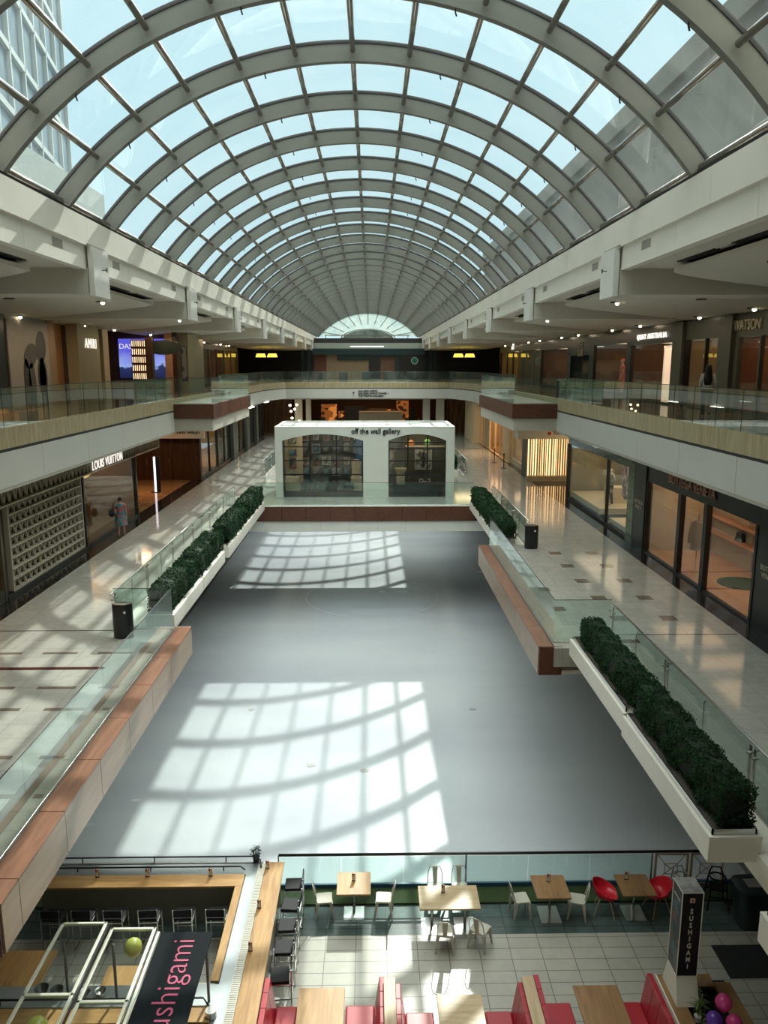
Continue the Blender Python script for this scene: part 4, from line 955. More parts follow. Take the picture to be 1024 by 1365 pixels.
# overhead direction lettering on the far white band
o = text_obj('direction_sign', 'GALLERIA OFFICE\nGALLERIA OFFICE TOWER 1\nTHE WESTIN GALLERIA', .24, BLACKM, .01, align='LEFT', bold=.008); o.rotation_euler = ROT['front']; o.location = (-1.3, 76.97, -2.73); tag(o, 'three lines of black direction lettering on the far white band', 'sign')
ar_ = M().prism_y([(-.02, -.3), (.02, -.3), (.02, .05), (.12, -.05), (.12, .02), (0, .16), (-.12, .02), (-.12, -.05), (-.02, .05)], 0, .01).build('arrow_mark', BLACKM, loc=(-1.75, 76.96, -2.68)); tag(ar_, 'black upward arrow beside the direction lettering', 'sign')

# ---- level 3 shopfronts, right (X=12.6)
OLIVE = mat('olive_panel', (.075, .080, .058), .45, noise=.1)
struct('wall_right', M().box(12.6, 12.8, -3, 24.0, H_L3, 1.72), OLIVE)
BRNW = mat('brown_shop_wall', (.13, .065, .035), .6, noise=.1)
shop('right', 12.6, 24.0, 27.2, H_L3, 1.72, .95, frame=OLIVE, sill=.1, mull=(25.4,), wallm=mat('rust_wall', (.22, .08, .04), .5), lbl='olive shopfront with pale lettering', light=L_DIM, lsize=.3, post=.3)
sign('right', 12.56, 26.3, 1.32, 'WATSON', .50, BRASSL, 'pale metal lettering WATSON on the olive shopfront at the right edge', xs=.85, ext=.03)
struct('wall_right', M().box(12.45, 12.8, 27.2, 28.2, H_L3, 1.72), OLIVE)
shop('right', 12.6, 28.2, 31.5, H_L3, 1.72, 1.0, frame=BLACKW, header=OLIVE, sill=.05, mull=(29.6,), wallm=mat('tan_shop', (.34, .24, .14), .6), lbl='dark doorway behind the long-haired woman', light=L_DIM, lsize=.5, depth=2.4)
struct('wall_right', M().box(12.45, 12.8, 31.5, 32.5, H_L3, 1.72), OLIVE)
shop('right', 12.6, 32.5, 38.3, H_L3, 1.72, .95, frame=BLACKW, sill=.08, wallm=BRNW, lbl='eyewear shop with lit sign', light=L_DIM, lsize=.4, post=.25)
sign('right', 12.55, 35.3, 1.28, 'QUAY AUSTRALIA', .34, LIT, 'lit white lettering QUAY AUSTRALIA on the black shopfront', xs=1.2, ext=.02, sp=1.15)
t_ = thing('display_niche', 'glowing warm upright display niche inside the eyewear shop window', 'display', (13.0, 33.4, H_L3)); M().box(0, .5, 0, .12, .05, 2.5).box(0, .5, 1.3, 1.42, .05, 2.5).box(0, .5, 0, 1.42, 2.4, 2.5).build('niche_frame', glow('peach_frame', (1, .7, .5), .8), t_); M().box(.3, .36, .3, 1.1, 1.5, 2.3).build('screen', glow('niche_screen', (.7, .85, .85), .8), t_)
shop('right', 12.6, 38.3, 44.8, H_L3, 1.72, 1.1, frame=BLACKW, sill=.3, wallm=BRNW, lbl='dark shop with the coral-dressed mannequin', light=L_DIM, lsize=.3, post=.4)
shop('right', 12.6, 44.8, 50.0, H_L3, 1.72, .6, frame=BLACKW, sill=.1, wallm=BLACKW, lbl='black doorway with ELITE lettering', light=None, post=.5)
sign('right', 12.56, 47.2, .95, 'THE\nELITE', .5, BRASSL, 'dim lettering THE ELITE above the black doorway', ext=.02)
shop('right', 12.6, 50.0, 58.5, H_L3, 1.72, 1.1, frame=BLACKW, sill=.3, wallm=BRNW, lbl='dark shop with the small distant mannequin', light=L_DIM, lsize=.3, post=.4)
GLB = mat('grey_green_shop', (.12, .14, .11), .4)
shop('right', 12.6, 58.5, 67, H_L3, 1.72, 1.2, frame=GLB, sill=.1, mull=(61, 64), wallm=GLB, lbl='pale grey-green shop beyond the dark shops', light=L_DIM, lsize=.3)
sign('right', 12.57, 70, 1.5, 'ALDO', .4, LIT, 'small lit white lettering on the far right shopfronts', ext=.02)
shop('right', 12.6, 67, 76.9, H_L3, 1.72, 1.2, frame=BLACKW, sill=.1, mull=(70, 73), wallm=mat('gold_far_shop', (.3, .22, .06), .5), lbl='dim shop at the far end of the right upper row', light=L_DIM, lsize=.4)
# ---- level 3 left (X=-13.0)
struct('wall_left', M().box(-13.2, -13.0, -3, 28.4, H_L3, 1.9), BLACKW)
MURAL = mat('mural_grey', (.36, .34, .30), .7, noise=.25, nscale=.5)
t_ = thing('fashion_mural', 'tall grey wall mural of dark sunglasses lenses and two standing figures', 'mural', (-12.98, 28.4, H_L3)); M().box(-.02, .03, 0, 3.5, 0, 3.28).build('panel', MURAL, t_)
def ell(cy_, cz, ry, rz_, m_, nm, rot=0):
    pts = [(ry*math.cos(a*.3), rz_*math.sin(a*.3)) for a in range(21)]; c_, s_ = math.cos(rot), math.sin(rot)
    b = M(); P = [(cy_+u*c_-v*s_, cz+u*s_+v*c_) for u, v in pts]
    b.add([(.035, y, z) for y, z in P]+[(.045, y, z) for y, z in P], [tuple(range(21, 42))]+[(i, (i+1) % 21, 21+(i+1) % 21, 21+i) for i in range(21)]); b.build(nm, m_, t_)
MD = mat('mural_dark', (.04, .038, .035), .6); MR = mat('mural_red', (.11, .04, .03), .6); MM = mat('mural_mid', (.09, .085, .08), .6)
ell(1.75, 2.0, .62, .42, MM, 'lens_shape', .5); ell(2.75, 2.35, .45, .62, MM, 'lens_shape', -.2)
ell(1.35, .95, .30, .95, MD, 'figure_shape', .05); ell(1.75, .9, .32, .85, MM, 'figure_shape'); ell(2.72, 1.2, .42, .75, MD, 'figure_shape'); ell(2.72, 1.2, .30, .62, MR, 'figure_shape')
ell(1.9, -.35+.5, .09, .5, MD, 'leg_shape'); ell(2.6, .3, .08, .45, MD, 'leg_shape'); ell(2.9, .3, .08, .45, MD, 'leg_shape')
struct('wall_left', M().box(-13.2, -13.0, 28.4, 31.9, H_L3, 1.9), MURAL)
struct('wall_left', M().box(-13.4, -12.95, 31.9, 32.6, H_L3, 1.9), mat('tan_pier', (.32, .20, .11), .5))
struct('wall_left', M().box(-14.4, -13.5, 32.6, 34.7, H_L3, 1.9), mat('orange_alcove', (.50, .25, .10), .5, noise=.1))
struct('wall_left', M().box(-13.3, -12.8, 34.7, 37.4, H_L3, 1.9), mat('sage_cream_pier', (.42, .36, .23), .6))
sign('left', -12.76, 36.2, .95, 'AMIRI', .62, LIT, 'lit white lettering AMIRI on the cream pier of the left upper level', xs=.8, ext=.01, sp=1.2)
struct('wall_left', M().box(-15.0, -14.9, 37.4, 41, H_L3, 1.9), BRNW)
struct('wall_left', M().box(-14.9, -13.3, 39.4, 40.2, H_L3, 1.9), mat('sage_cream_pier', (.42, .36, .23), .6))
# screen shop: set back, its screen faces the camera
struct('wall_left', M().box(-18, -12.2, 47.4, 47.6, H_L3, 2.3), BRNW)
struct('wall_left', M().box(-18.1, -18, 41, 47.6, H_L3, 2.3), BRNW)
struct('floor', M().box(-18, -13.2, 32, 47.6, H_L3-.05, H_L3), CARP); struct('ceiling', M().box(-22, -13.2, 28, 50, 2.3, 2.4), CEIL)
t_ = thing('video_wall', 'large blue video screen with pale serif letters and a mountain view, in the left upper shop', 'screen', (-13.6, 47.3, -.75))
sm = bpy.data.materials.new('screen_image'); sm.use_nodes = True; n = sm.node_tree; p = n.nodes['Principled BSDF']
t = n.nodes.new('ShaderNodeTexCoord'); sx = n.nodes.new('ShaderNodeSeparateXYZ'); n.links.new(t.outputs['Generated'], sx.inputs[0])
nn = n.nodes.new('ShaderNodeTexNoise'); nn.inputs['Scale'].default_value = 3; n.links.new(t.outputs['Generated'], nn.inputs['Vector'])
ad = n.nodes.new('ShaderNodeMath'); ad.operation = 'MULTIPLY_ADD'; ad.inputs[1].default_value = .5; n.links.new(nn.outputs['Fac'], ad.inputs[0]); n.links.new(sx.outputs['Z'], ad.inputs[2])
r = n.nodes.new('ShaderNodeValToRGB'); r.color_ramp.elements[0].position = .2; r.color_ramp.elements[0].color = (.01, .015, .06, 1)
e = r.color_ramp.elements.new(.52); e.color = (.02, .03, .10, 1); e = r.color_ramp.elements.new(.56); e.color = (.28, .36, .75, 1)
r.color_ramp.elements[-1].position = 1.0; r.color_ramp.elements[-1].color = (.10, .10, .62, 1); n.links.new(ad.outputs[0], r.inputs[0])
p.inputs['Base Color'].default_value = (0, 0, 0, 1); n.links.new(r.outputs[0], p.inputs['Emission Color']); p.inputs['Emission Strength'].default_value = 1.0
M().box(-1.45, 1.45, -.03, 0, 0, 2.3).build('screen_panel', sm, t_)
for x, s_ in ((-1.02, 'DAS'), (.95, 'ENA')):
    o = text_obj('screen_lettering', s_, .42, emit_mat('screen_letters', (.7, .72, .95), 1.0), .005, parent=t_); o.rotation_euler = ROT['front']; o.location = (x, -.05, 1.85)
t_ = thing('backlit_shelf_tower', 'tall backlit bottle shelf tower standing in front of the blue video screen', 'shelf', (-12.48, 42.6, H_L3))
M().box(-.44, .36, .1, .3, 0, 3.0).build('back_panel', BRNW, t_); M().box(.36, .72, -.1, .35, 0, 3.15).build('dark_pier', DKWOOD, t_)
b = M(); g = M()
for k in range(5):
    z = .90 + k*.43; b.box(-.44, .36, -.12, .1, z, z+.03); 
    for j in range(7): g.box(-.38+j*.11, -.365+j*.11, .05, .09, z+.03, z+.33)
b.build('shelf_board', DKWOOD, t_); g.build('light_tubes', glow('tube_glow', (1.0, .68, .42), 2.2), t_)
t_ = thing('hanging_oval_sign', 'dark oval hanging sign over the left upper walkway', 'sign', (-11.25, 42.9, .95))
M().lathe((0, 0, 0), [(.001, -.04), (.5, -.04), (.5, .04), (.001, .04)], 28, 2.0, .78).xf(Matrix.Rotation(R(90), 4, 'X')).build('oval_panel', mat('dark_green_sign', (.02, .035, .025), .3), t_)
M().tube([(-.5, 0, .35), (-.5, 0, 1.1)], .02, 6).build('rod', BLACKM, t_); M().tube([(.5, 0, .35), (.5, 0, 1.1)], .02, 6).build('rod', BLACKM, t_)
struct('wall_left', M().box(-12.22, -11.78, 46.9, 47.4, H_L3, 1.9), mat('orange_jamb', (.55, .28, .14), .5, noise=.1))
struct('wall_left', M().box(-11.78, -11.52, 46.9, 47.4, H_L3, 1.9), DKWOOD)
struct('wall_left', M().box(-13.2, -11.15, 48.3, 52.6, H_L3, 1.9), mat('sage_cream_pier', (.42, .36, .23), .6))
picture(-11.42, 48.26, -.95, .36, 2.1, ARTS[0], FRB, 'tall narrow dark framed panel on the cream pier of the left upper level', rz=0, group='wall panel')
for i, (y0, y1, wm, lb) in enumerate(((52.6, 57.5, GLB, 'first'), (57.5, 63.5, GLB, 'second'), (63.5, 70, BRNW, 'third'), (70, 76.9, mat('gold_far_shop', (.3, .22, .06), .5), 'fourth'))):
    shop('left', -13.0, y0, y1, H_L3, 1.8, 1.3, frame=mat('bronze_dark_frame', (.07, .055, .035), .35), sill=.25, mull=((y0+y1)/2,), wallm=wm, lbl='%s glazed shop beyond the cream pier on the left upper level' % lb, light=L_DIM, lsize=.5)
YL = glow('yellow_shade', (1.0, .72, .08), 1.6)
def lamp(x, y, z, lb):
    t_ = thing('pendant_lamp', lb, 'lamp', (x, y, z)); M().cyl((0, 0), .55, -.35, 0, 20, .42).build('lamp_shade', YL, t_, smooth=2); M().tube([(0, 0, 0), (0, 0, .9)], .015, 5).build('cord', BLACKM, t_)
lamp(-11.6, 83, 1.2, 'left one of the two yellow pendant lamps at the far left'); lamp(-10.4, 83, 1.2, 'right one of the two yellow pendant lamps at the far left')
lamp(9.2, 83, 1.2, 'left one of the two yellow pendant lamps at the far right'); lamp(10.4, 83, 1.2, 'right one of the two yellow pendant lamps at the far right')
# ---- level 3 far end
TEALB = mat('teal_black_fascia', (.010, .030, .032), .4)
struct('wall_back', M().box(-7.0, 6.4, 94.5, 95.4, 1.25, 1.98), TEALB)
struct('wall_back', M().box(-4.1, -.3, 94.8, 95, .6, 1.25), TEALB)
struct('wall_back', M().box(-5.4, -.3, 95, 95.2, H_L3, 1.25), mat('plywood_wall', (.24, .17, .10), .6, noise=.15, nscale=3))
struct('wall_back', M().box(-22, 22, 98, 98.2, H_L3, 3.3), mat('far_dark_wall', (.035, .03, .026), .6))
struct('wall_back', M().box(-6.9, -5.4, 95, 95.2, H_L3, 1.25), mat('rust_far_wall', (.11, .035, .02), .6))
struct('wall_back', M().box(1.1, 2.9, 95, 95.2, H_L3, 1.0), BRNW)
for x in (3.0, -8.4, -7.6, 7.0, 7.5): struct('wall_back', M().box(x, x+.28, 94.6, 94.9, H_L3, 1.9), TEALB)
struct('wall_back', M().box(-7.0, 6.4, 97, 97.2, 1.98, 2.7), mat('lunette_wall', (.40, .42, .36), .7))
tag(M().box(-2.5, 1.5, 94.0, 94.3, 0, .12).build('linear_light', emit_mat('soft_white', (.9, .95, .85), 1.2), loc=(0, 0, 2.15)), 'pale horizontal strip above the dark far coffee shop fascia', 'light')
t_ = thing('round_cafe_sign', 'round green and white hanging cafe sign on the dark far wall', 'sign', (5.2, 94.3, .55))
M().tube([(0, 0, .4), (0, 0, 1.4)], .02, 6).build('rod', BLACKM, t_); M().lathe((0, 0, 0), [(.001, 0), (.42, 0), (.42, .05), (.001, .05)], 28).xf(Matrix.Rotation(R(90), 4, 'X')).build('disc', mat('sign_white', (.4, .5, .45), .4), t_)
M().lathe((0, 0, .052), [(.001, 0), (.33, 0), (.33, .01), (.001, .01)], 28).xf(Matrix.Rotation(R(90), 4, 'X')).build('green_centre', mat('sign_green', (.02, .14, .08), .4), t_)
for i in range(9):
    x = -11 + i*2.6
    tag(M().box(x-.5, x+.5, 90, 90.9, 0, .9).build('cafe_table', mat('dim_furniture', (.04, .045, .045), .5), loc=(0, 0, H_L3)), 'dim cafe table on the far upper level, number %s from the left' % ['one', 'two', 'three', 'four', 'five', 'six', 'seven', 'eight', 'nine'][i], 'table', 'distant cafe tables')
# ================================================================== restaurant on the rink level
F = H_ICE
# barrier to the ice
t_ = thing('rink_barrier', 'glass rink barrier with dark pipe rail between the restaurant and the ice', 'barrier', (0, 17.0, F))
M().tube([(-2.3, 0, .96), (8.95, 0, .96)], .030, 10).build('top_rail', BLACKM, t_, smooth=True)
M().tube([(-2.3, .04, .90), (8.95, .04, .90)], .016, 8).build('chrome_rail', CHROME, t_, smooth=True)
for i in range(6):
    M().box(-2.3+i*1.53+.01, -2.3+(i+1)*1.53-.01, -.008, .008, .10, .88).build('glass_panel', GLASS, t_)
for i in range(7): M().box(-2.32+i*1.53, -2.28+i*1.53, -.02, .02, .0, .95).build('post', CHROME, t_) if i in (0, 3, 6) else None
def xgate(x0, x1, lb):
    g_ = thing('rink_gate', lb, 'gate', ((x0+x1)/2, 17.0, F)); w2 = (x1-x0)/2; b = M()
    tan = mat('tan_metal', (.42, .34, .24), .4)
    b.box(-w2, -w2+.05, -.03, .03, 0, .93); b.box(w2-.05, w2, -.03, .03, 0, .93); b.box(-w2+.04, w2-.04, -.015, .015, .86, .89); b.box(-w2+.04, w2-.04, -.015, .015, .06, .09); b.build('frame', tan, g_); b = M()
    for p0, p1 in (((-w2+.05, .9), (-.16, .62)), ((w2-.05, .9), (.16, .62)), ((-w2+.05, .08), (-.16, .34)), ((w2-.05, .08), (.16, .34)), ((-.16, .34), (.16, .62)), ((-.16, .62), (.16, .34)),
                   ((-.16, .34), (-.16, .62)), ((.16, .34), (.16, .62)), ((-.16, .34), (.16, .34)), ((-.16, .62), (.16, .62)), ((-w2, .88), (w2, .88)), ((-w2, .08), (w2, .08))):
        b.tube([(p0[0], 0, p0[1]), (p1[0], 0, p1[1])], .012, 6)
    b.build('cross_bars', tan, g_)
xgate(6.95, 7.78, 'left one of the two crossed-bar gates in the rink barrier'); xgate(7.84, 8.66, 'right one of the two crossed-bar gates in the rink barrier')
RAILT = mat('tan_rail', (.45, .34, .22), .4)
tag(M().tube([(8.9, 17.0, .95), (9.3, 15.6, .75), (9.4, 15.0, .70)], .025, 8).build('handrail', RAILT, loc=(0, 0, F), smooth=True), 'tan handrail slanting down at the right edge beyond the dark waste container', 'handrail')

# ---- metal cafe chair (sheet-steel seat, hoop back with wide splat)
def cafe_chair(label, x, y, rz, group='cream metal cafe chairs'):
    t_ = thing('metal_chair', label, 'chair', (x, y, F), rz, group)
    def rr(h, r=.05, n=4):
        pts = []
        for cx_, cy_, a0 in ((h-r, h-r, 0), (-h+r, h-r, 90), (-h+r, -h+r, 180), (h-r, -h+r, 270)):
            for i in range(n): a = R(a0+90*i/(n-1)); pts.append((cx_+r*math.cos(a), cy_+r*math.sin(a)))
        return pts
    b = M(); b.loft([[(px, py, z) for px, py in rr(h)] for z, h in ((.40, .175), (.445, .185), (.452, .18), (.445, .15))]); b.build('seat', WHITEM, t_, smooth=2)
    for sx_ in (-1, 1):
        for sy_ in (-1, 1):
            l = M(); l.loft([[(sx_*(cx_)+a, sy_*(cx_)+c, z) for a, c in ((-w_, -w_), (w_, -w_), (w_, w_), (-w_, w_))] for z, cx_, w_ in ((.43, .150, .042), (.25, .172, .026), (0, .205, .014))]); l.build('leg', WHITEM, t_)
    h = []; 
    for i in range(17):
        a = math.pi*i/16; sxn = math.cos(a); h.append((.175*math.copysign(abs(sxn)**.6, sxn), -.17-.10*(math.sin(a)**.5 if i not in (0, 16) else 0), .44 + .41*math.sin(a)**.55 if i not in (0, 16) else .44))
    M().tube(h, .011, 7).build('back_hoop', WHITEM, t_, smooth=True)
    b = M(); b.add([(-.045, -.18, .45), (.045, -.18, .45), (.065, -.265, .83), (-.065, -.265, .83), (-.045, -.17, .45), (.045, -.17, .45), (.065, -.255, .83), (-.065, -.255, .83)], [(0,1,2,3),(7,6,5,4),(0,4,5,1),(1,5,6,2),(2,6,7,3),(3,7,4,0)]); b.build('back_splat', WHITEM, t_)
    return t_
c0 = cafe_chair('cream metal chair left of the oak two-seat table nearest the bar', -1.14, 16.12, R(-90+6))
G_ = 'cream metal cafe chairs'
dup(c0, (.26, 16.12, F), R(90-4), 'cream metal chair right of the oak two-seat table nearest the bar')
dup(c0, (1.50, 16.42, F), R(180), 'cream metal chair on the rink side of the pale four-seat table, left one')
dup(c0, (2.08, 16.45, F), R(180), 'cream metal chair on the rink side of the pale four-seat table, right one')
dup(c0, (1.60, 15.02, F), R(-8), 'cream metal chair on the near side of the pale four-seat table, left one')
dup(c0, (2.38, 15.08, F), R(-32), 'cream metal chair on the near side of the pale four-seat table, turned outward')
dup(c0, (3.46, 16.05, F), R(-90+8), 'cream metal chair left of the walnut table in the shade')
dup(c0, (4.78, 16.0, F), R(90-14), 'cream metal chair right of the walnut table, beside a red chair')
# ---- tables
def table(x0, x1, y0, y1, top, label, nb=1):
    cx_, cy_ = (x0+x1)/2, (y0+y1)/2; t_ = thing('cafe_table', label, 'table', (cx_, cy_, F), 0)
    a, c = (x1-x0)/2, (y1-y0)/2
    M().box(-a, a, -c, c, .71, .75).build('tabletop', top, t_, bevel=.006)
    for i in range(nb):
        dx = 0 if nb == 1 else (-.38, .38)[i]
        M().box(dx-.24, dx+.24, -c*.72, c*.72, 0, .012).build('base_plate', CHROME, t_, bevel=.004); M().cyl((dx, 0), .035, .012, .71, 14).build('column', CHROME, t_, smooth=2)
    return t_
table(-.84, -.05, 15.82, 16.62, OAK, 'square oak-topped table nearest the bar with two cream chairs')
table(1.05, 2.42, 15.30, 16.10, OAKPALE, 'long pale oak table for four with cream chairs around', 2)
table(3.75, 4.54, 15.62, 16.44, OAKDARK, 'walnut-brown square table between two cream chairs')
table(5.75, 6.53, 15.67, 16.44, OAKDARK, 'walnut-brown square table between two red armchairs')
table(-1.44, -.55, 11.2, 13.12, OAK, 'oak booth table at the bottom edge, left one of three')
table(1.22, 2.09, 11.2, 12.92, OAKPALE, 'pale sunlit booth table at the bottom edge, middle one of three')
table(3.91, 4.78, 11.2, 13.1, OAKDARK, 'brown booth table at the bottom edge, right one of three')
# ---- red armchairs
def armchair(x, y, rz, label):
    t_ = thing('red_armchair', label, 'chair', (x, y, F), rz, 'red moulded armchairs')
    b = M(); rings = []
    nu, nv = 18, 9
    prof = [(.06, .43), (.15, .42), (.21, .44), (.25, .50), (.27, .58), (.285, .66)]
    for j, (rr_, z) in enumerate(prof):
        ring_ = []
        for i in range(nu):
            a = 2*math.pi*i/nu; back = max(0, -math.sin(a)); side = abs(math.cos(a)); front = max(0, math.sin(a))
            zz_ = z; hmax = .42 + (.40*back**.8 + .20*side**2*(1-back))*(1 if a else 1)
            t = j/(len(prof)-1); zz_ = .42 + (hmax-.42)*(t**1.6) + (.02 if front > .5 else 0)*t
            r_ = rr_*(1+.05*side) if j < 5 else rr_*(1.04)
            ring_.append((r_*math.cos(a)*1.05, r_*math.sin(a) - .03*back*t, zz_))
        rings.append(ring_)
    b.loft(rings, cap=False); k0 = len(b.v); b.v.append((0, 0, .415)); b.f += [(i, (i+1) % nu, k0) for i in range(nu)]
    o = b.build('shell', REDP, t_, smooth=True); md = o.modifiers.new('s', 'SOLIDIFY'); md.thickness = .012; md2 = o.modifiers.new('ss', 'SUBSURF'); md2.levels = 1; md2.render_levels = 1
    for sx_ in (-1, 1):
        for sy_ in (-1, 1): M().tube([(sx_*.12, sy_*.11, .42), (sx_*.24, sy_*.24, 0)], .014, 8, radii=[.016, .010]).build('leg', PALEWOOD, t_)
armchair(5.47, 16.1, R(-90-18), 'red armchair left of the table, facing it, next to a cream chair')
armchair(6.72, 16.12, R(90+12), 'red armchair right of the table, next to the grey high chair')
# ---- menu stands on tables and bar
STRP = art('striped_card', (.35, .05, .04), (.7, .65, .55), (.12, .05, .04), 40)
def menu(x, y, z, label):
    t_ = thing('menu_stand', label, 'menu stand', (x, y, z), 0, 'striped menu stands')
    M().box(-.045, .045, -.02, .02, 0, .015).build('foot', BLACKM, t_); M().box(-.04, .04, -.012, .012, .015, .20).build('card', STRP, t_)
menu(-.45, 16.3, F+.75, 'menu stand on the square oak table nearest the bar'); menu(1.62, 15.85, F+.75, 'menu stand on the long pale four-seat table')
menu(4.14, 16.2, F+.75, 'menu stand on the walnut table between cream chairs'); menu(6.0, 16.25, F+.75, 'menu stand on the walnut table between red chairs')
for y, n_ in ((16.3, 'farthest'), (14.95, 'middle'), (13.7, 'nearest')): menu(-2.47, y, F+1.10, 'menu stand on the wide sunlit bar top, %s' % n_)
for x, n_ in ((-6.35, 'left'), (-5.2, 'centre'), (-3.75, 'right')): menu(x, 16.05, F+1.10, 'menu stand on the far oak bar strip, %s' % n_)
# ---- bar: oak strips, steel conveyor, corrugated front
BODY = mat('bar_body_grey', (.17, .165, .135), .5)
t_ = thing('sushi_bar', 'U-shaped sushi bar with oak tops and a grey steel conveyor', 'bar', (0, 0, F))
M().box(-7.6, -2.97, 15.70, 16.12, 1.04, 1.09).build('oak_top', OAKX, t_, bevel=.005)
M().box(-3.13, -2.97, 12.95, 15.70, 1.04, 1.09).build('oak_top', OAK, t_, bevel=.005)
M().box(-2.53, -2.10, 11.0, 16.54, 1.04, 1.10).build('oak_top', OAK, t_, bevel=.006)
M().box(-7.6, -2.97, 12.0, 12.35, 1.04, 1.09).build('oak_top', OAKX, t_, bevel=.005)
b = M(); b.box(-7.6, -2.70, 16.15, 16.55, 1.0, 1.06); b.box(-2.95, -2.70, 11.0, 16.15, 1.0, 1.06); b.box(-7.6, -2.95, 12.4, 12.9, 1.0, 1.06)
b.build('conveyor', STAIN, t_)
b = M(); b.box(-7.6, -2.99, 15.9, 16.5, 0, 1.0); b.box(-3.05, -2.2, 11.0, 16.5, 0, 1.0); b.box(-7.6, -3.0, 12.1, 12.85, 0, 1.0); b.build('body', BODY, t_)
b = M()
for i in range(110): b.box(-2.69, -2.55, 11.0+i*.05, 11.03+i*.05, 1.0, 1.10)
b.box(-2.70, -2.54, 11.0, 16.5, 1.0, 1.085); b.build('white_ribbed_belt', WHITEP, t_)
b = M(); b.tube([(-7.6, 16.62, 1.20), (-2.85, 16.62, 1.20), (-2.66, 16.5, 1.18), (-2.62, 16.3, 1.12)], .018, 8); b.tube([(-7.6, 16.3, 1.16), (-3.1, 16.3, 1.16), (-2.98, 16.2, 1.14)], .018, 8)
b.tube([(-7.6, 12.45, 1.18), (-3.15, 12.45, 1.18), (-3.0, 12.3, 1.1)], .018, 8)
for x in (-6.9, -5.2, -3.5): b.tube([(x, 16.3, 1.0), (x, 16.3, 1.16)], .015, 6); b.tube([(x, 12.45, 1.0), (x, 12.45, 1.18)], .015, 6); b.tube([(x, 16.62, .9), (x, 16.62, 1.2)], .015, 6)
b.build('guard_rail', BLACKM, t_, smooth=True)
b = M(); b.box(-7.6, -2.6, 16.56, 16.60, .98, 1.08); b.build('glass_edge', CHROME, t_)
# small potted tree at the bar corner
def foliage_ball(nm, par, r_, z, cnt, m_, lf=.02, sx=1):
    b = M(); rng = random.Random(int(r_*1000)+cnt)
    for _ in range(cnt):
        d = Vector((rng.gauss(0, 1), rng.gauss(0, 1), rng.gauss(0, 1))).normalized()*r_*rng.uniform(.4, 1); d.x *= sx; d.y *= sx
        a = Vector((rng.gauss(0, 1), rng.gauss(0, 1), rng.gauss(0, 1))).normalized(); c = a.orthogonal().normalized(); e = a.cross(c); p_ = d+Vector((0, 0, z))
        b.add([p_-c*lf, p_-e*lf*.5, p_+c*lf, p_+e*lf*.5], [(0, 1, 2, 3)])
    return b.build(nm, m_, par)
t_ = thing('potted_shrub', 'small potted green shrub at the far corner of the bar', 'plant', (-2.78, 16.62, F+1.06)); M().cyl((0, 0), .07, 0, .14, 12, .09).build('pot', BLACKM, t_)
foliage_ball('foliage', t_, .15, .26, 260, LEAF, .022)
# ---- bar stools
def stool(label, x, y, rz, group):
    t_ = thing('bar_stool', label, 'stool', (x, y, F), rz, group)
    M().box(-.2, .2, -.19, .19, .72, .78).build('seat', BLACKV, t_, bevel=.015)
    M().box(-.2, .2, -.245, -.215, .84, 1.02).build('backrest', BLACKV, t_, bevel=.01)
    b = M()
    for sx_ in (-1, 1):
        b.box(sx_*.2-.011, sx_*.2+.011, -.24, -.218, 0, 1.02); b.box(sx_*.2-.011, sx_*.2+.011, .17, .192, 0, .72); b.box(sx_*.2-.011, sx_*.2+.011, -.22, .18, .70, .722); b.box(sx_*.2-.011, sx_*.2+.011, -.22, .18, .0, .022)
    for yy, zz_ in ((-.229, .30), (.181, .30), (-.229, .70), (.181, .70)): b.box(-.2, .2, yy-.011, yy+.011, zz_, zz_+.022)
    b.build('frame', CHROME, t_)
    return t_
nm6 = ['leftmost, partly behind the brown ledge', 'second from the left', 'third from the left', 'fourth from the left', 'fifth from the left', 'rightmost, by the oak strip']
s0 = None
for i, x in enumerate((-7.05, -6.37, -5.68, -4.93, -4.18, -3.45)):
    lb = 'black low-backed stool inside the bar facing the rink, ' + nm6[i]
    if s0 is None: s0 = stool(lb, x, 15.25, 0, 'stools inside the bar')
    else: dup(s0, (x, 15.25, F), R(random.uniform(-4, 4)), lb)
for i, (y, n_) in enumerate(((16.2, 'farthest, beside the rink barrier'), (15.5, 'second from the rink'), (14.85, 'third from the rink'), (14.2, 'fourth from the rink'), (13.45, 'nearest, beside the red booth'))):
    dup(s0, (-1.86, y, F), R(90+random.uniform(-5, 5)), 'black low-backed stool along the outside of the wide bar top, ' + n_, 'stools outside the bar')
# tables inside, left
table(-8.0, -6.55, 12.9, 14.2, OAK, 'large oak table at the left edge below the brown ledge')
table(-5.35, -4.55, 12.95, 13.75, OAK, 'small oak table seen through the glass canopy')
# ---- glass canopy frames with balloons, banner
CF = mat('cream_canopy_frame', (.78, .80, .66), .35, .2)
def canopy(x0, x1, yf, yc, label):
    t_ = thing('glass_canopy', label, 'canopy', ((x0+x1)/2, yf, -10.5)); w2 = (x1-x0)/2; b = M()
    b.box(-w2, -w2+.055, -5.5, 0, 0, .05); b.box(w2-.055, w2, -5.5, 0, 0, .05); b.box(-w2, w2, -.05, 0, 0, .05); b.box(-w2, w2, yc-yf-.03, yc-yf+.03, 0, .05)
    b.box(-w2, w2, -3.6, -3.54, 0, .05); b.build('frame', CF, t_, bevel=.006)
    M().box(-w2+.05, w2-.05, -5.45, -.05, .02, .03).build('glass_pane', GLASSW, t_)
    M().box(w2+.0, w2+.03, -5.5, .0, -.08, -.02).build('gutter_edge', GASKET, t_)
    return t_
canopy(-5.94, -5.07, 13.14, 11.41, 'cream-framed glass canopy over the bar, left one'); canopy(-4.96, -4.10, 12.98, 11.25, 'cream-framed glass canopy over the bar, right one beside the banner')
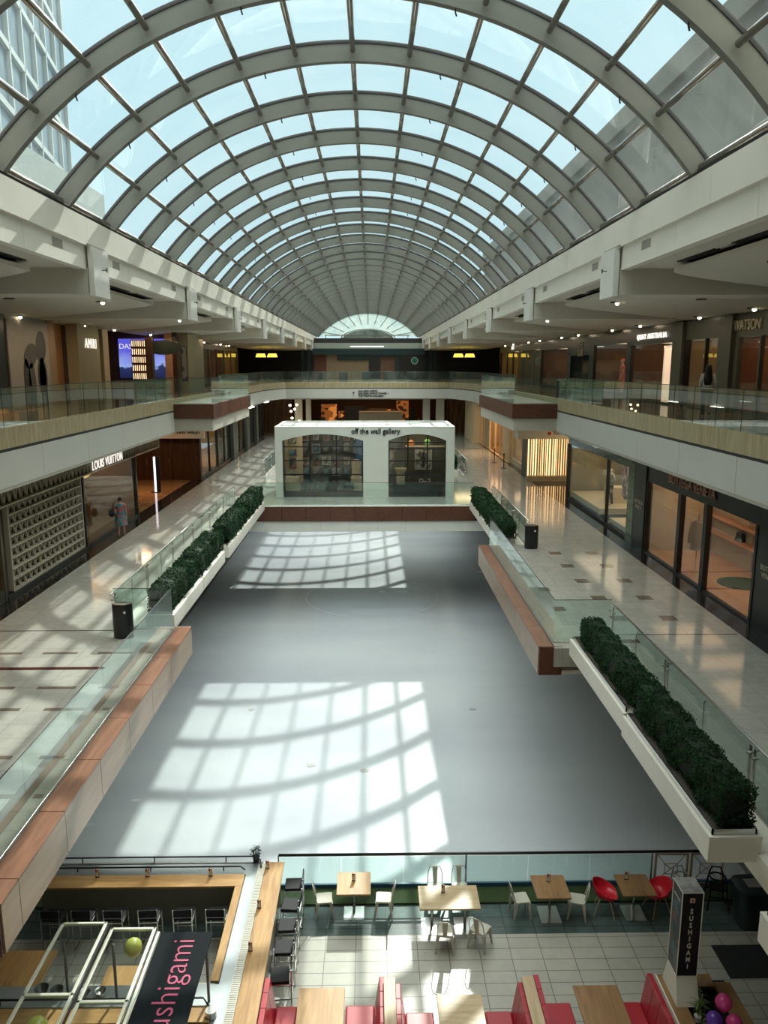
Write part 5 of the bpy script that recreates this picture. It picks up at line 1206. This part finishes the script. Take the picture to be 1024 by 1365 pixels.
for x, y in ((-5.75, 12.72), (-4.80, 12.6), (-3.06, 12.5)):
    tag(M().tube([(x, y, F+1.0), (x, y, -10.5)], .028, 10).build('canopy_post', mat('dark_post', (.12, .11, .10), .4), smooth=True), 'thin dark post holding up the canopy, %s' % {-5.75: 'leftmost', -4.80: 'middle', -3.06: 'rightmost by the banner'}[x], 'post')
t_ = thing('banner', 'black banner with pink sushigami lettering stretched beside the glass canopy', 'banner', (-3.5, 12.86, -10.5))
BAN = mat('banner_black', (.010, .014, .016), .6, spec=.05); M().box(-.48, .48, -5.5, 0, 0, .03).build('banner_sheet', BAN, t_)
o = text_obj('lettering', 'sushigami', .60, mat('pink_letters', (.50, .06, .15), .5), .004, parent=t_, align='RIGHT', bold=-.006, xs=1.0); o.rotation_euler = (0, 0, R(90)); o.location = (0.02, -.18, .037)
M().box(-.55, -.50, -5.5, 0, -.02, .05).build('edge_frame', CF, t_)
BALY = mat('yellow_balloon', (.62, .60, .12), .3, spec=.6); BALP = mat('pink_balloon', (.70, .06, .26), .25); BALV = mat('purple_balloon', (.12, .04, .36), .25)
def balloon(x, y, z, r_, m_, lb):
    t_ = thing('balloon', lb, 'balloon', (x, y, z), 0, 'balloons')
    prof = [(r_*math.sin(math.pi*i/12)*(1 if i > 5 else (.80+.2*i/6)), -r_*1.12*math.cos(math.pi*i/12)) for i in range(13)]; prof[0] = (.001, -r_*1.12); prof[-1] = (.001, r_*1.12)
    M().lathe((0, 0, 0), prof, 20).build('skin', m_, t_, smooth=True); M().lathe((0, 0, -r_*1.12), [(.02, -.03), (.006, .0), (.001, .005)], 8).build('knot', m_, t_)
balloon(-4.47, 12.72, -10.675, .165, BALY, 'yellow-green balloon under the right glass canopy'); balloon(-5.52, 10.95, -10.70, .19, BALY, 'yellow-green balloon at the bottom left under the left glass canopy')
# bowls and pots on the near counter
for i, (x, r_, m_, lb) in enumerate(((-5.42, .13, CHROME, 'large steel bowl, left one on the near counter'), (-5.12, .11, CHROME, 'steel bowl, right one on the near counter'), (-5.95, .12, BLACKM, 'black pot beside the steel bowls'), (-6.25, .13, BLACKM, 'black pot at the left of the near counter'))):
    tag(M().lathe((0, 0, 0), [(.04, 0), (r_*.8, .04), (r_, .11), (r_*.95, .11), (r_*.75, .05), (.001, .02)], 18).build('bowl', m_, loc=(x, 12.62+.04*i, F+1.065), smooth=True), lb, 'bowl')
for i, (x, y) in enumerate(((-6.3, 11.6), (-5.9, 11.3), (-2.95, 12.15), (-3.4, 11.6))):
    tag(M().cyl((0, 0), .12, 0, .3, 14, .10).build('stock_pot', BLACKM if i % 2 else CHROME, loc=(x, y, F+.9)), '%s cylindrical pot in the kitchen under the %s' % ('black' if i % 2 else 'steel', ('left canopy, far one', 'left canopy, near one', 'banner, far one', 'banner, near one')[i]), 'pot')
tag(M().box(-7.6, -3.15, 10.2, 11.9, 0, .9).build('kitchen_worktop', mat('dark_worktop', (.06, .065, .06), .3), loc=(0, 0, F)), 'dark kitchen worktop inside the bar at the bottom left', 'worktop')
# ---- booths
def bench(x0, x1, y1, back, label):
    """red banquette; back = -1 back on the low-x side, +1 on the high-x side"""
    t_ = thing('booth_bench', label, 'bench', ((x0+x1)/2, y1, F), 0, 'red booth benches'); w2 = (x1-x0)/2
    M().box(-w2, w2, -1.8, 0, .32, .46).build('seat_cushion', REDV, t_, bevel=.03); M().box(-w2+.02, w2-.02, -1.78, -.03, 0, .32).build('seat_base', BLACKV, t_)
    xb = back*w2; b = M()
    for k in range(5):
        ya, yb_ = -1.8+k*.36, -1.8+(k+1)*.36-.004
        b.add([(xb, ya, .40), (xb+back*.12, ya, .40), (xb+back*.20, ya, 1.10), (xb+back*.10, ya, 1.10), (xb, yb_, .40), (xb+back*.12, yb_, .40), (xb+back*.20, yb_, 1.10), (xb+back*.10, yb_, 1.10)], [(0,1,2,3),(7,6,5,4),(0,4,5,1),(1,5,6,2),(2,6,7,3),(3,7,4,0)])
    b.build('backrest', REDV, t_, bevel=.01)
bench(-1.88, -1.47, 13.0, -1, 'red booth bench against the bar, left of the oak booth table')
bench(-.53, .02, 13.0, 1, 'red booth bench right of the oak booth table, left side of the first divider')
bench(.62, 1.16, 12.82, -1, 'red booth bench left of the pale booth table, right side of the first divider')
bench(2.15, 2.66, 12.82, 1, 'red booth bench right of the pale booth table')
bench(3.30, 3.85, 13.0, -1, 'red booth bench left of the brown booth table')
bench(4.83, 5.22, 13.0, 1, 'red booth bench at the right, against the wooden planter wall')
for x0, x1, y1, lb in ((.20, .42, 12.87, 'pale wood topped booth divider left of the sunlit table'), (2.84, 3.07, 12.85, 'pale wood topped booth divider right of the sunlit table')):
    t_ = thing('booth_divider', lb, 'divider', ((x0+x1)/2, y1, F)); w2 = (x1-x0)/2
    M().box(-w2, w2, -1.9, 0, 1.14, 1.19).build('top_cap', PALEWOOD, t_, bevel=.005); M().box(-w2+.03, w2-.03, -1.88, -.02, 0, 1.14).build('panel', PALEWOOD, t_)
# ---- planter wall with sign tower
t_ = thing('planter_wall', 'low wall with brown wooden top behind the right booth', 'low wall', (6.12, 12.9, F))
b = M(); b.box(-.66, -.36, -2.0, 0, 1.10, 1.15); b.box(.36, .68, -2.0, -.2, 1.10, 1.15); b.box(-.36, .36, -.3, 0, 1.10, 1.15); b.build('wood_top', OAKDARK, t_)
M().box(-.64, .66, -1.98, -.02, 0, 1.02).build('body', BLACKV, t_); M().box(-.68, -.655, -2.0, 0, 1.05, 1.16).build('white_edge', WHITEP, t_)
t_ = thing('sign_tower', 'tall four-sided black advertising tower with white SUSHIGAMI lettering', 'sign', (5.77, 12.5, F+1.15))
M().frustum((0, -.02, 0), (.42, .72), (0, 0, .50), (.38, .42)).build('flared_base', WHITEP, t_)
M().box(-.185, .185, -.205, .205, .50, 2.22).build('panel_box', mat('tower_black', (.012, .012, .014), .3), t_)
b = M()
for sx_ in (-1, 1):
    for sy_ in (-1, 1): b.box(sx_*.19-.008, sx_*.19+.008, sy_*.21-.008, sy_*.21+.008, .5, 2.23)
for z in (.5, 2.22):
    b.box(-.195, .195, -.217, -.203, z-.008, z+.008); b.box(-.195, .195, .203, .217, z-.008, z+.008); b.box(-.197, -.183, -.21, .21, z-.008, z+.008); b.box(.183, .197, -.21, .21, z-.008, z+.008)
b.build('white_edges', WHITEP, t_)
MARBT = mat('marble_top', (.62, .62, .62), .3, noise=.5, nscale=5, col2=(.25, .25, .26)); M().box(-.18, .18, -.2, .2, 2.22, 2.235).build('marble_cap', MARBT, t_)
o = text_obj('lettering', '\n'.join('SUSHIGAMI'), .165, WHITEP, .003, parent=t_, bold=.003, xs=.8); o.rotation_euler = ROT['front']; o.location = (0, -.208, 1.27)
o.scale = (.85, .86, 1)
M().box(-.045, .045, -.212, -.205, 2.02, 2.11).build('logo_square', mat('logo_pale', (.6, .45, .42), .4), t_); M().box(-.018, .018, -.216, -.211, 2.045, 2.085).build('logo_dot', mat('logo_red', (.4, .04, .03), .4), t_)
M().box(-.192, -.186, -.17, .17, .7, 1.95).build('side_picture', art('side_art', (.015, .03, .045), (.06, .10, .12), (.16, .07, .04), 5), t_)
o = text_obj('side_lettering', 'SUSHI BAR', .06, WHITEP, .002, parent=t_); o.rotation_euler = (R(90), 0, R(-90)); o.location = (-.194, 0, 2.0)
# plants, balloons, papers
def pot_plant(x, y, lb, h=.5, m_=None):
    t_ = thing('potted_plant', lb, 'plant', (x, y, F+1.02)); M().cyl((0, 0), .055, 0, .12, 12, .07).build('pot', WHITEP, t_)
    b = M(); rng = random.Random(int(x*100)); 
    for i in range(34):
        a = rng.uniform(0, 6.28); r1 = rng.uniform(.02, .16); z1 = rng.uniform(.2, h); d = Vector((math.cos(a), math.sin(a), 0)); s_ = d.cross(Vector((0, 0, 1)))*.012
        p0 = Vector((0, 0, .1)); p1 = d*r1*.5+Vector((0, 0, z1)); p2 = d*(r1+.08)+Vector((0, 0, z1-.03))
        b.add([p0-s_*.4, p0+s_*.4, p1+s_, p2, p1-s_], [(0, 1, 2, 4), (2, 3, 4)])
    b.build('leaves', m_ or mat('bamboo_leaf', (.16, .22, .06), .5, noise=.4), t_)
pot_plant(5.88, 11.95, 'bamboo-leaved plant in a white pot in front of the sign tower', .5); pot_plant(5.98, 11.7, 'second leafy plant in a white pot at the bottom edge right of the red booth', .35)
balloon(6.22, 11.75, -11.12, .145, BALP, 'upper pink balloon at the bottom right'); balloon(6.28, 11.45, -11.25, .135, BALP, 'lower pink balloon at the bottom right'); balloon(5.98, 11.55, -11.28, .14, BALV, 'purple balloon at the bottom right')
tag(M().box(-.012, .012, -.5, 0, 0, .38).build('glass_screen', GLASSW, loc=(6.2, 12.6, F+1.03)), 'small upright glass screen with white edge right of the sign tower', 'glass screen')
tag(M().lathe((0, 0, 0), [(.035, 0), (.04, .18), (.012, .24), (.012, .3), (.001, .3)], 12).build('bottle', BLACKM, loc=(6.05, 12.0, F+1.03), smooth=True), 'dark bottle standing beside the plants', 'bottle')
foliage_ball('dried_flowers', None, .11, 0, 120, mat('grey_flower', (.35, .36, .36), .6), .025).location = (5.98, 12.3, F+1.32); tag(bpy.data.objects['dried_flowers'], 'grey dried flowers just right of the sign tower base', 'flowers')
# high chairs, dark container, mat
def highchair(x, y, rz, m_, lb):
    t_ = thing('high_chair', lb, 'high chair', (x, y, F), rz, None); b = M()
    for sx_ in (-1, 1):
        for sy_ in (-1, 1): M().tube([(sx_*.16, sy_*.13, .74), (sx_*.24, sy_*.24, 0)], .02, 6).build('leg', m_, t_)
    M().box(-.17, .17, -.15, .15, .48, .51).build('seat', m_, t_)
    b.tube([(.18*math.cos(a*.35), .16*math.sin(a*.35), .76) for a in range(18)], .022, 8, close=True); b.build('ring', m_, t_)
    b = M(); b.tube([(-.16, .14, .74), (-.10, .17, .9), (.10, .17, .9), (.16, .14, .74)], .018, 6); b.tube([(-.2, -.18, .32), (.2, -.18, .32)], .016, 6); b.tube([(-.2, .18, .32), (.2, .18, .32)], .016, 6); b.build('back_bow', m_, t_)
highchair(7.35, 16.35, R(8), mat('grey_wood', (.25, .25, .23), .6), 'grey wooden high chair right of the red chairs'); highchair(8.2, 16.3, R(-10), BLACKV, 'black high chair between the grey one and the dark container')
t_ = thing('waste_container', 'big dark waste container covered with a black sheet at the right edge', 'container', (8.78, 15.7, F))
b = M(); b.loft([[(px*s_, py*s_*.8, z) for px, py in [(.45*math.copysign(abs(math.cos(a*.35))**.5, math.cos(a*.35)), .45*math.copysign(abs(math.sin(a*.35))**.5, math.sin(a*.35))) for a in range(18)]] for z, s_ in ((0, .8), (.55, .9), (.9, 1.0), (.98, 1.04), (1.02, .9))]); b.build('body', mat('container_green_black', (.015, .028, .03), .35), t_, smooth=2)
M().box(-.22, .12, -.15, .15, 1.02, 1.03).build('paper', mat('grey_paper', (.25, .24, .24), .6), t_)
tag(M().box(7.53, 9.4, 14.04, 14.99, 0, .012).build('floor_mat', mat('black_floor_mat', (.012, .014, .015), .8, bump=.3), loc=(0, 0, F)), 'black rectangular floor mat on the cream tiles at the right', 'mat')
tag(M().box(4.95, 5.5, 7.6, 8.3, 0, .10).build('orange_box', mat('orange_card', (.6, .25, .10), .5), loc=(0, 0, -6.68)), 'orange object resting on the planter at the right edge', 'box')

# ================================================================== people and mannequins
def skin_mesh(name, nodes, edges, m_, parent, sub=2):
    me = bpy.data.meshes.new(name); me.from_pydata([nd[0] for nd in nodes], edges, []); o = bpy.data.objects.new(name, me); COL.objects.link(o)
    o.parent = parent; me.materials.append(m_)
    md = o.modifiers.new('skin', 'SKIN'); md.use_smooth_shade = True
    for i, nd in enumerate(nodes):
        sv = me.skin_vertices[0].data[i]; r_ = nd[1]; sv.radius = r_ if isinstance(r_, tuple) else (r_, r_); sv.use_root = (i == 0)
    s_ = o.modifiers.new('sub', 'SUBSURF'); s_.levels = sub; s_.render_levels = sub
    return o
def figure(name, label, cat, x, y, z, rz, skin, h=1.66, stride=.0, arm=0, female=True, hair=None, sub=2):
    t_ = thing(name, label, cat, (x, y, z), rz); k = h/1.7
    N = []; E_ = []
    def nd(p, r_): N.append((tuple(v*k for v in p), r_*k if not isinstance(r_, tuple) else tuple(q*k for q in r_))); return len(N)-1
    def ch(a, lst):
        for p, r_ in lst:
            b = nd(p, r_); E_.append((a, b)); a = b
        return a
    sh = .175 if female else .20
    root = nd((0, 0, .96), (.15, .105)); chest = ch(root, [((0, 0, 1.10), (.125, .09)), ((0, -.005, 1.28), (.15, .10)), ((0, 0, 1.40), (.11, .075))])
    ch(chest, [((0, .005, 1.47), .05), ((0, .015, 1.53), (.06, .07)), ((0, .02, 1.60), (.075, .09)), ((0, .01, 1.67), (.055, .07))])
    hd = len(N)-2; ch(hd, [((0, .115, 1.585), .014)])
    for s_ in (-1, 1):
        ch(hd, [((s_*.085, .01, 1.595), .012)])
        st = stride*s_
        kf = ch(root, [((s_*.09, 0, .86), (.09, .09)), ((s_*.095, st*.5+.02, .48), .055), ((s_*.10, st-.02, .09), .036)]); ch(kf, [((s_*.105, st+.05, .035), (.035, .025)), ((s_*.11, st+.15, .02), (.035, .015))])
        if arm == 0: A = [((s_*sh, 0, 1.40), .05), ((s_*(sh+.05), -.02, 1.13), .036), ((s_*(sh+.06), .06, .90), .025)]
        else: A = [((s_*sh, 0, 1.40), .05), ((s_*(sh+.09), -.03, 1.14), .036), ((s_*.10, .16, 1.06), .025)]
        w_ = ch(chest, A); hx, hy, hz = N[w_][0]; hx, hy, hz = hx/k, hy/k, hz/k
        pm = ch(w_, [((hx, hy+.01, hz-.06), (.035, .018))])
        for f_ in range(4): ch(pm, [((hx+(f_-1.5)*.018, hy+.015, hz-.10-.006*(1.5-abs(f_-1.5))), .008), ((hx+(f_-1.5)*.018, hy+.03, hz-.15+.004*abs(f_-1.5)), .007)])
        ch(pm, [((hx-s_*.04, hy+.025, hz-.07), .009), ((hx-s_*.045, hy+.035, hz-.10), .007)])
    skin_mesh('body', N, E_, skin, t_, sub)
    return t_, k
def ringz(k, lst, n_=20):
    return [[(a*k*math.cos(2*math.pi*i/n_), (c0+c*math.sin(2*math.pi*i/n_))*k, z*k) for i in range(n_)] for z, a, c, c0 in lst]
def dress(t_, k, m_, z0=.45, flare=.26, sleeves=True, top=1.46):
    b = M(); b.loft(ringz(k, [(z0, flare, flare*.85, 0), (.75, flare*.9, flare*.75, 0), (.96, .195, .15, 0), (1.10, .155, .12, 0), (1.28, .18, .135, 0), (1.38, .19, .11, 0), (top, .09, .07, .005)]), cap=False)
    b.build('dress', m_, t_, smooth=True)
    if sleeves:
        for s_ in (-1, 1): M().tube([(s_*.15*k, 0, 1.40*k), (s_*.215*k, -.01, 1.24*k)], .07*k, 10, radii=[.07*k, .055*k]).build('sleeve', m_, t_, smooth=True)
def trousers(t_, k, m_, st=0):
    b = M(); b.loft(ringz(k, [(1.0, .175, .13, 0), (.88, .19, .14, 0), (.80, .16, .12, 0)]), cap=True)
    for s_ in (-1, 1): b.tube([(s_*.09*k, 0, .86*k), (s_*.097*k, (st*s_*.5+.02)*k, .48*k), (s_*.10*k, (st*s_-.02)*k, .06*k)], .1, 12, radii=[.105*k, .075*k, .06*k])
    b.build('trousers', m_, t_, smooth=True)
def shirt(t_, k, m_, arm=0, z0=.92):
    b = M(); b.loft(ringz(k, [(z0, .185, .14, 0), (1.10, .165, .125, 0), (1.28, .185, .135, 0), (1.39, .19, .11, 0), (1.46, .075, .065, .005)]), cap=False)
    for s_ in (-1, 1):
        P = [(s_*.15, 0, 1.40), (s_*.23, -.02, 1.13), (s_*.235, .05, .93)] if arm == 0 else [(s_*.15, 0, 1.40), (s_*.27, -.03, 1.14), (s_*.13, .14, 1.065)]
        b.tube([tuple(v*k for v in p_) for p_ in P], .05, 10, radii=[.072*k, .055*k, .04*k])
    b.build('top', m_, t_, smooth=True)
def hair_bun(t_, k): M().lathe((0, -.0, 1.62*k), [(.001, .1*k), (.07*k, .075*k), (.095*k, .0), (.085*k, -.06*k), (.03, -.09*k)], 16).lathe((0, -.10*k, 1.66*k), [(.001, -.04), (.04, 0), (.001, .04)], 10).build('hair', HAIRB, t_, smooth=True)
def hair_long(t_, k):
    b = M(); b.loft(ringz(k, [(1.05, .10, .03, -.11), (1.2, .14, .045, -.10), (1.4, .125, .06, -.07), (1.55, .105, .095, -.02), (1.66, .095, .10, .0), (1.72, .055, .06, 0), (1.735, .01, .01, 0)])); b.build('hair', HAIRB, t_, smooth=True)
FLORAL = art('floral_print', (.04, .20, .22), (.42, .10, .12), (.10, .26, .28), 9)
p_, k = figure('person', 'person in a teal and coral floral dress walking past the left shop window', 'person', -10.4, 31.6, H_L2, R(12), SKIN, 1.66, .10)
dress(p_, k, FLORAL, .50, .27); hair_bun(p_, k)
tb = thing('shoulder_bag', 'dark shoulder bag carried by the person in the floral dress', 'bag', (-10.75, 31.6, H_L2+.85)); M().lathe((0, 0, 0), [(.10, 0), (.2, .06), (.21, .22), (.14, .32), (.03, .34)], 14, .6, 1).build('bag_body', DARKFAB, tb, smooth=True); M().tube([(0, -.1, .3), (.12, 0, .58), (0, .1, .3)], .012, 6).build('strap', DARKFAB, tb)
p_, k = figure('person', 'person with long black hair and white top seen from behind, right upper walkway', 'person', 10.95, 25.3, H_L3, R(-25), SKIN, 1.66, .06)
trousers(p_, k, DARKFAB, .06); shirt(p_, k, mat('white_top', (.62, .60, .56), .7)); hair_long(p_, k)
p_, k = figure('person', 'distant person in dark clothes standing beyond the right end of the kiosk roof', 'person', 4.95, 80.5, H_L2, R(160), SKIN, 1.75, .05, sub=1); trousers(p_, k, DARKFAB, .05); shirt(p_, k, DARKFAB); hair_bun(p_, k)
p_, k = figure('person', 'distant person in dark clothes by the amber far shop, left of the other', 'person', 3.9, 82, H_L2, R(200), SKIN, 1.65, .05, sub=1); trousers(p_, k, DARKFAB, .05); shirt(p_, k, mat('maroon_top', (.12, .04, .03), .7)); hair_bun(p_, k)
MANN = mat('mannequin_pale', (.62, .50, .36), .4)
p_, k = figure('mannequin', 'mannequin in an olive top and black trousers on the pale platform behind glass', 'mannequin', 11.3, 36.0, H_L2+.48, R(110), MANN, 1.78, .04, arm=1, female=False); trousers(p_, k, DARKFAB, .04); shirt(p_, k, mat('olive_sweater', (.20, .15, .07), .8), 1)
p_, k = figure('mannequin', 'mannequin in a long cream dress behind the glass next to the green pier', 'mannequin', 11.2, 31.7, H_L2+.36, R(100), MANN, 1.72); dress(p_, k, mat('cream_dress', (.60, .54, .40), .7), .3, .24)
p_, k = figure('mannequin', 'mannequin in a coral outfit in the dark window of the right upper level', 'mannequin', 13.5, 42.0, H_L3+.19, R(80), MANN, 1.75); dress(p_, k, mat('coral_dress', (.70, .16, .09), .6), .2, .22); M().lathe((0, 0, 1.66*k), [(.15, 0), (.09, .03), (.08, .1), (.001, .12)], 14).build('hat', mat('coral_dress', (.70, .16, .09), .6), p_)
p_, k = figure('mannequin', 'small mannequin in a brown top in the farther dark upper right window', 'mannequin', 13.5, 53.2, H_L3+.19, R(90), MANN, 1.6); shirt(p_, k, mat('rust_top', (.25, .10, .05), .7)); trousers(p_, k, mat('tan_cloth', (.3, .25, .17), .7))
p_, k = figure('mannequin', 'slender dark-dressed mannequin in the cream-framed window before the bright doors', 'mannequin', 10.9, 52.0, H_L2+.3, R(180), MANN, 1.75, sub=1); dress(p_, k, DARKFAB, .2, .2)
p_, k = figure('mannequin', 'mannequin with clothes in red and pink at the left arcade window beyond the brown doors', 'mannequin', -11.6, 50.5, H_L2+.15, R(-90), MANN, 1.75, sub=1); dress(p_, k, mat('coral_dress', (.70, .16, .09), .6), .3, .2)
# boutique contents behind the black shopfront
t_ = thing('garment_stand', 'grey-brown long coat on a thin black stand behind the middle black-framed window', 'garment', (11.2, 25.75, H_L2))
b = M(); b.tube([(-.25, -.25, .02), (.25, .25, .02)], .012, 6); b.tube([(-.25, .25, .02), (.25, -.25, .02)], .012, 6); b.tube([(0, 0, 0), (0, 0, 2.0)], .012, 6); b.build('stand', BLACKM, t_)
M().loft(ringz(1, [(.75, .24, .12, 0), (1.1, .22, .11, 0), (1.5, .23, .11, 0), (1.72, .22, .09, 0), (1.80, .08, .05, 0)])).build('coat', mat('taupe_coat', (.24, .19, .13), .8), t_, smooth=True)
for s_ in (-1, 1): M().tube([(s_*.2, 0, 1.72), (s_*.27, 0, 1.3), (s_*.28, 0, 1.0)], .06, 8).build('sleeve', mat('taupe_coat', (.24, .19, .13), .8), t_, smooth=True)
def handbag(x, y, z, m_, lb, s_=1):
    t_ = thing('handbag', lb, 'bag', (x, y, z), R(90), None); M().frustum((0, 0, 0), (.34*s_, .14*s_), (0, 0, .24*s_), (.28*s_, .08*s_)).build('body', m_, t_, bevel=.01); M().tube([(.09*s_*math.cos(a*.35), 0, (.24+.12*math.sin(a*.35))*s_) for a in range(10)], .01, 6).build('handle', m_, t_)
SH = mat('shelf_salmon', (.58, .36, .26), .5)
for i, (z, lb) in enumerate(((-6.1, 'lowest'), (-5.5, 'middle'), (-4.9, 'highest'))):
    tag(M().box(12.6, 13.2, 23.6, 29, 0, .05).build('wall_shelf', SH, loc=(0, 0, z)), '%s salmon shelf at the back of the black-framed shop' % lb, 'shelf')
handbag(12.9, 25.0, -4.85, BLACKV, 'black handbag on the highest salmon shelf', 1.4); handbag(12.9, 25.3, -5.45, mat('bag_tan', (.35, .25, .15), .5), 'tan rounded bag on the middle salmon shelf', 1.3); handbag(12.9, 24.2, -6.05, mat('bag_tan', (.35, .25, .15), .5), 'tan bag on the lowest salmon shelf', 1.3)
handbag(12.9, 26.2, -6.05, BLACKV, 'black bag on the lowest salmon shelf', 1.3)
tag(M().cyl((0, 0), .75, 0, .02, 24).build('green_rug', mat('green_rug', (.012, .05, .015), .9), loc=(12.0, 24.0, H_L2+.045)), 'round dark green rug on the salmon shop floor', 'rug')
t_ = thing('tall_plant', 'tall leafy plant in a pale pot behind the nearest black-framed window', 'plant', (11.3, 21.2, H_L2+.05)); M().cyl((0, 0), .2, 0, .5, 18, .22).build('pot', PLASTER, t_)
M().tube([(0, 0, .4), (.05, 0, 1.2), (0, .1, 2.1)], .025, 6).build('stem', PALEWOOD, t_)
b = M(); rng = random.Random(11)
for c_ in ((0, .1, 2.1), (.1, -.2, 1.5), (-.05, .25, 1.2), (.1, .35, 1.75)):
    for i in range(22):
        a = rng.uniform(0, 6.28); d = Vector((math.cos(a), math.sin(a), rng.uniform(-.2, .5))).normalized(); s_ = d.cross(Vector((0, 0, 1))).normalized()*.025; p0 = Vector(c_); L_ = rng.uniform(.2, .42)
        b.add([p0, p0+d*L_*.5+s_, p0+d*L_+Vector((0, 0, -.12)), p0+d*L_*.5-s_], [(0, 1, 2, 3)])
b.build('leaves', mat('pale_leaf', (.28, .32, .12), .5, noise=.4), t_)
tag(M().box(12.0, 12.8, 20.6, 22.6, 0, .8).build('display_table', SH, loc=(0, 0, H_L2+.04)), 'low salmon display table deep inside the nearest black-framed window', 'table')

# ================================================================== buildings outside, over the roof
d = Vector((-.182, .983)); P0 = Vector((-51, 140)); P1 = P0 - d*105
t_ = thing('office_tower', 'pale gridded office tower seen through the glass roof at the upper left', 'building', (P1.x, P1.y, 6), R(10.5))
M().box(-30, 0, 0, 105, -6, 110).build('glass_body', mat('tower_glass', (.19, .25, .29), .35, noise=.4, nscale=.3), t_)
b = M()
for i in range(15): b.box(0, .5, -.2 + i*7.5, .35 + i*7.5, -6, 110)
for k in range(16): b.box(0, .5, 0, 105, -6 + k*7.5, -5.2 + k*7.5)
for i in range(4): b.box(-.2-i*7.5, .35-i*7.5, -.5, 0, -6, 110); b.box(-.2-i*7.5, .35-i*7.5, 105, 105.5, -6, 110)
for k in range(16): b.box(-30, 0, -.5, 0, -6+k*7.5, -5.2+k*7.5)
b.build('facade_grid', mat('tower_grid', (.42, .45, .43), .6), t_)
LB = mat('low_building_wall', (.32, .36, .34), .7, noise=.1)
tag(M().box(-30.5, -24, 20, 74, -12, 15.0).build('low_building', LB), 'low grey building beyond the left edge of the glass roof', 'building')
tag(M().box(-30.5, -24, 78, 150, -12.7, 12.4).box(-30.5, -27, 84, 96, 12.4, 14).build('low_building', LB), 'farther low grey building beyond the left edge of the glass roof', 'building')
RB = mat('concrete_building', (.15, .15, .125), .8, noise=.35, nscale=.15)
t_ = M().box(24, 44, -30, 170, -4, 23.5).box(23.6, 24.2, -30, 170, 21.8, 23.7); tag(t_.build('concrete_building', RB), 'long dark concrete building seen through the lower right panes of the glass roof', 'building')

# ================================================================== lift so that the rink level stands at z = 0
for o in C.objects:
    if o.parent is None: o.location.z += LIFT
# unique names already come from blender suffixes
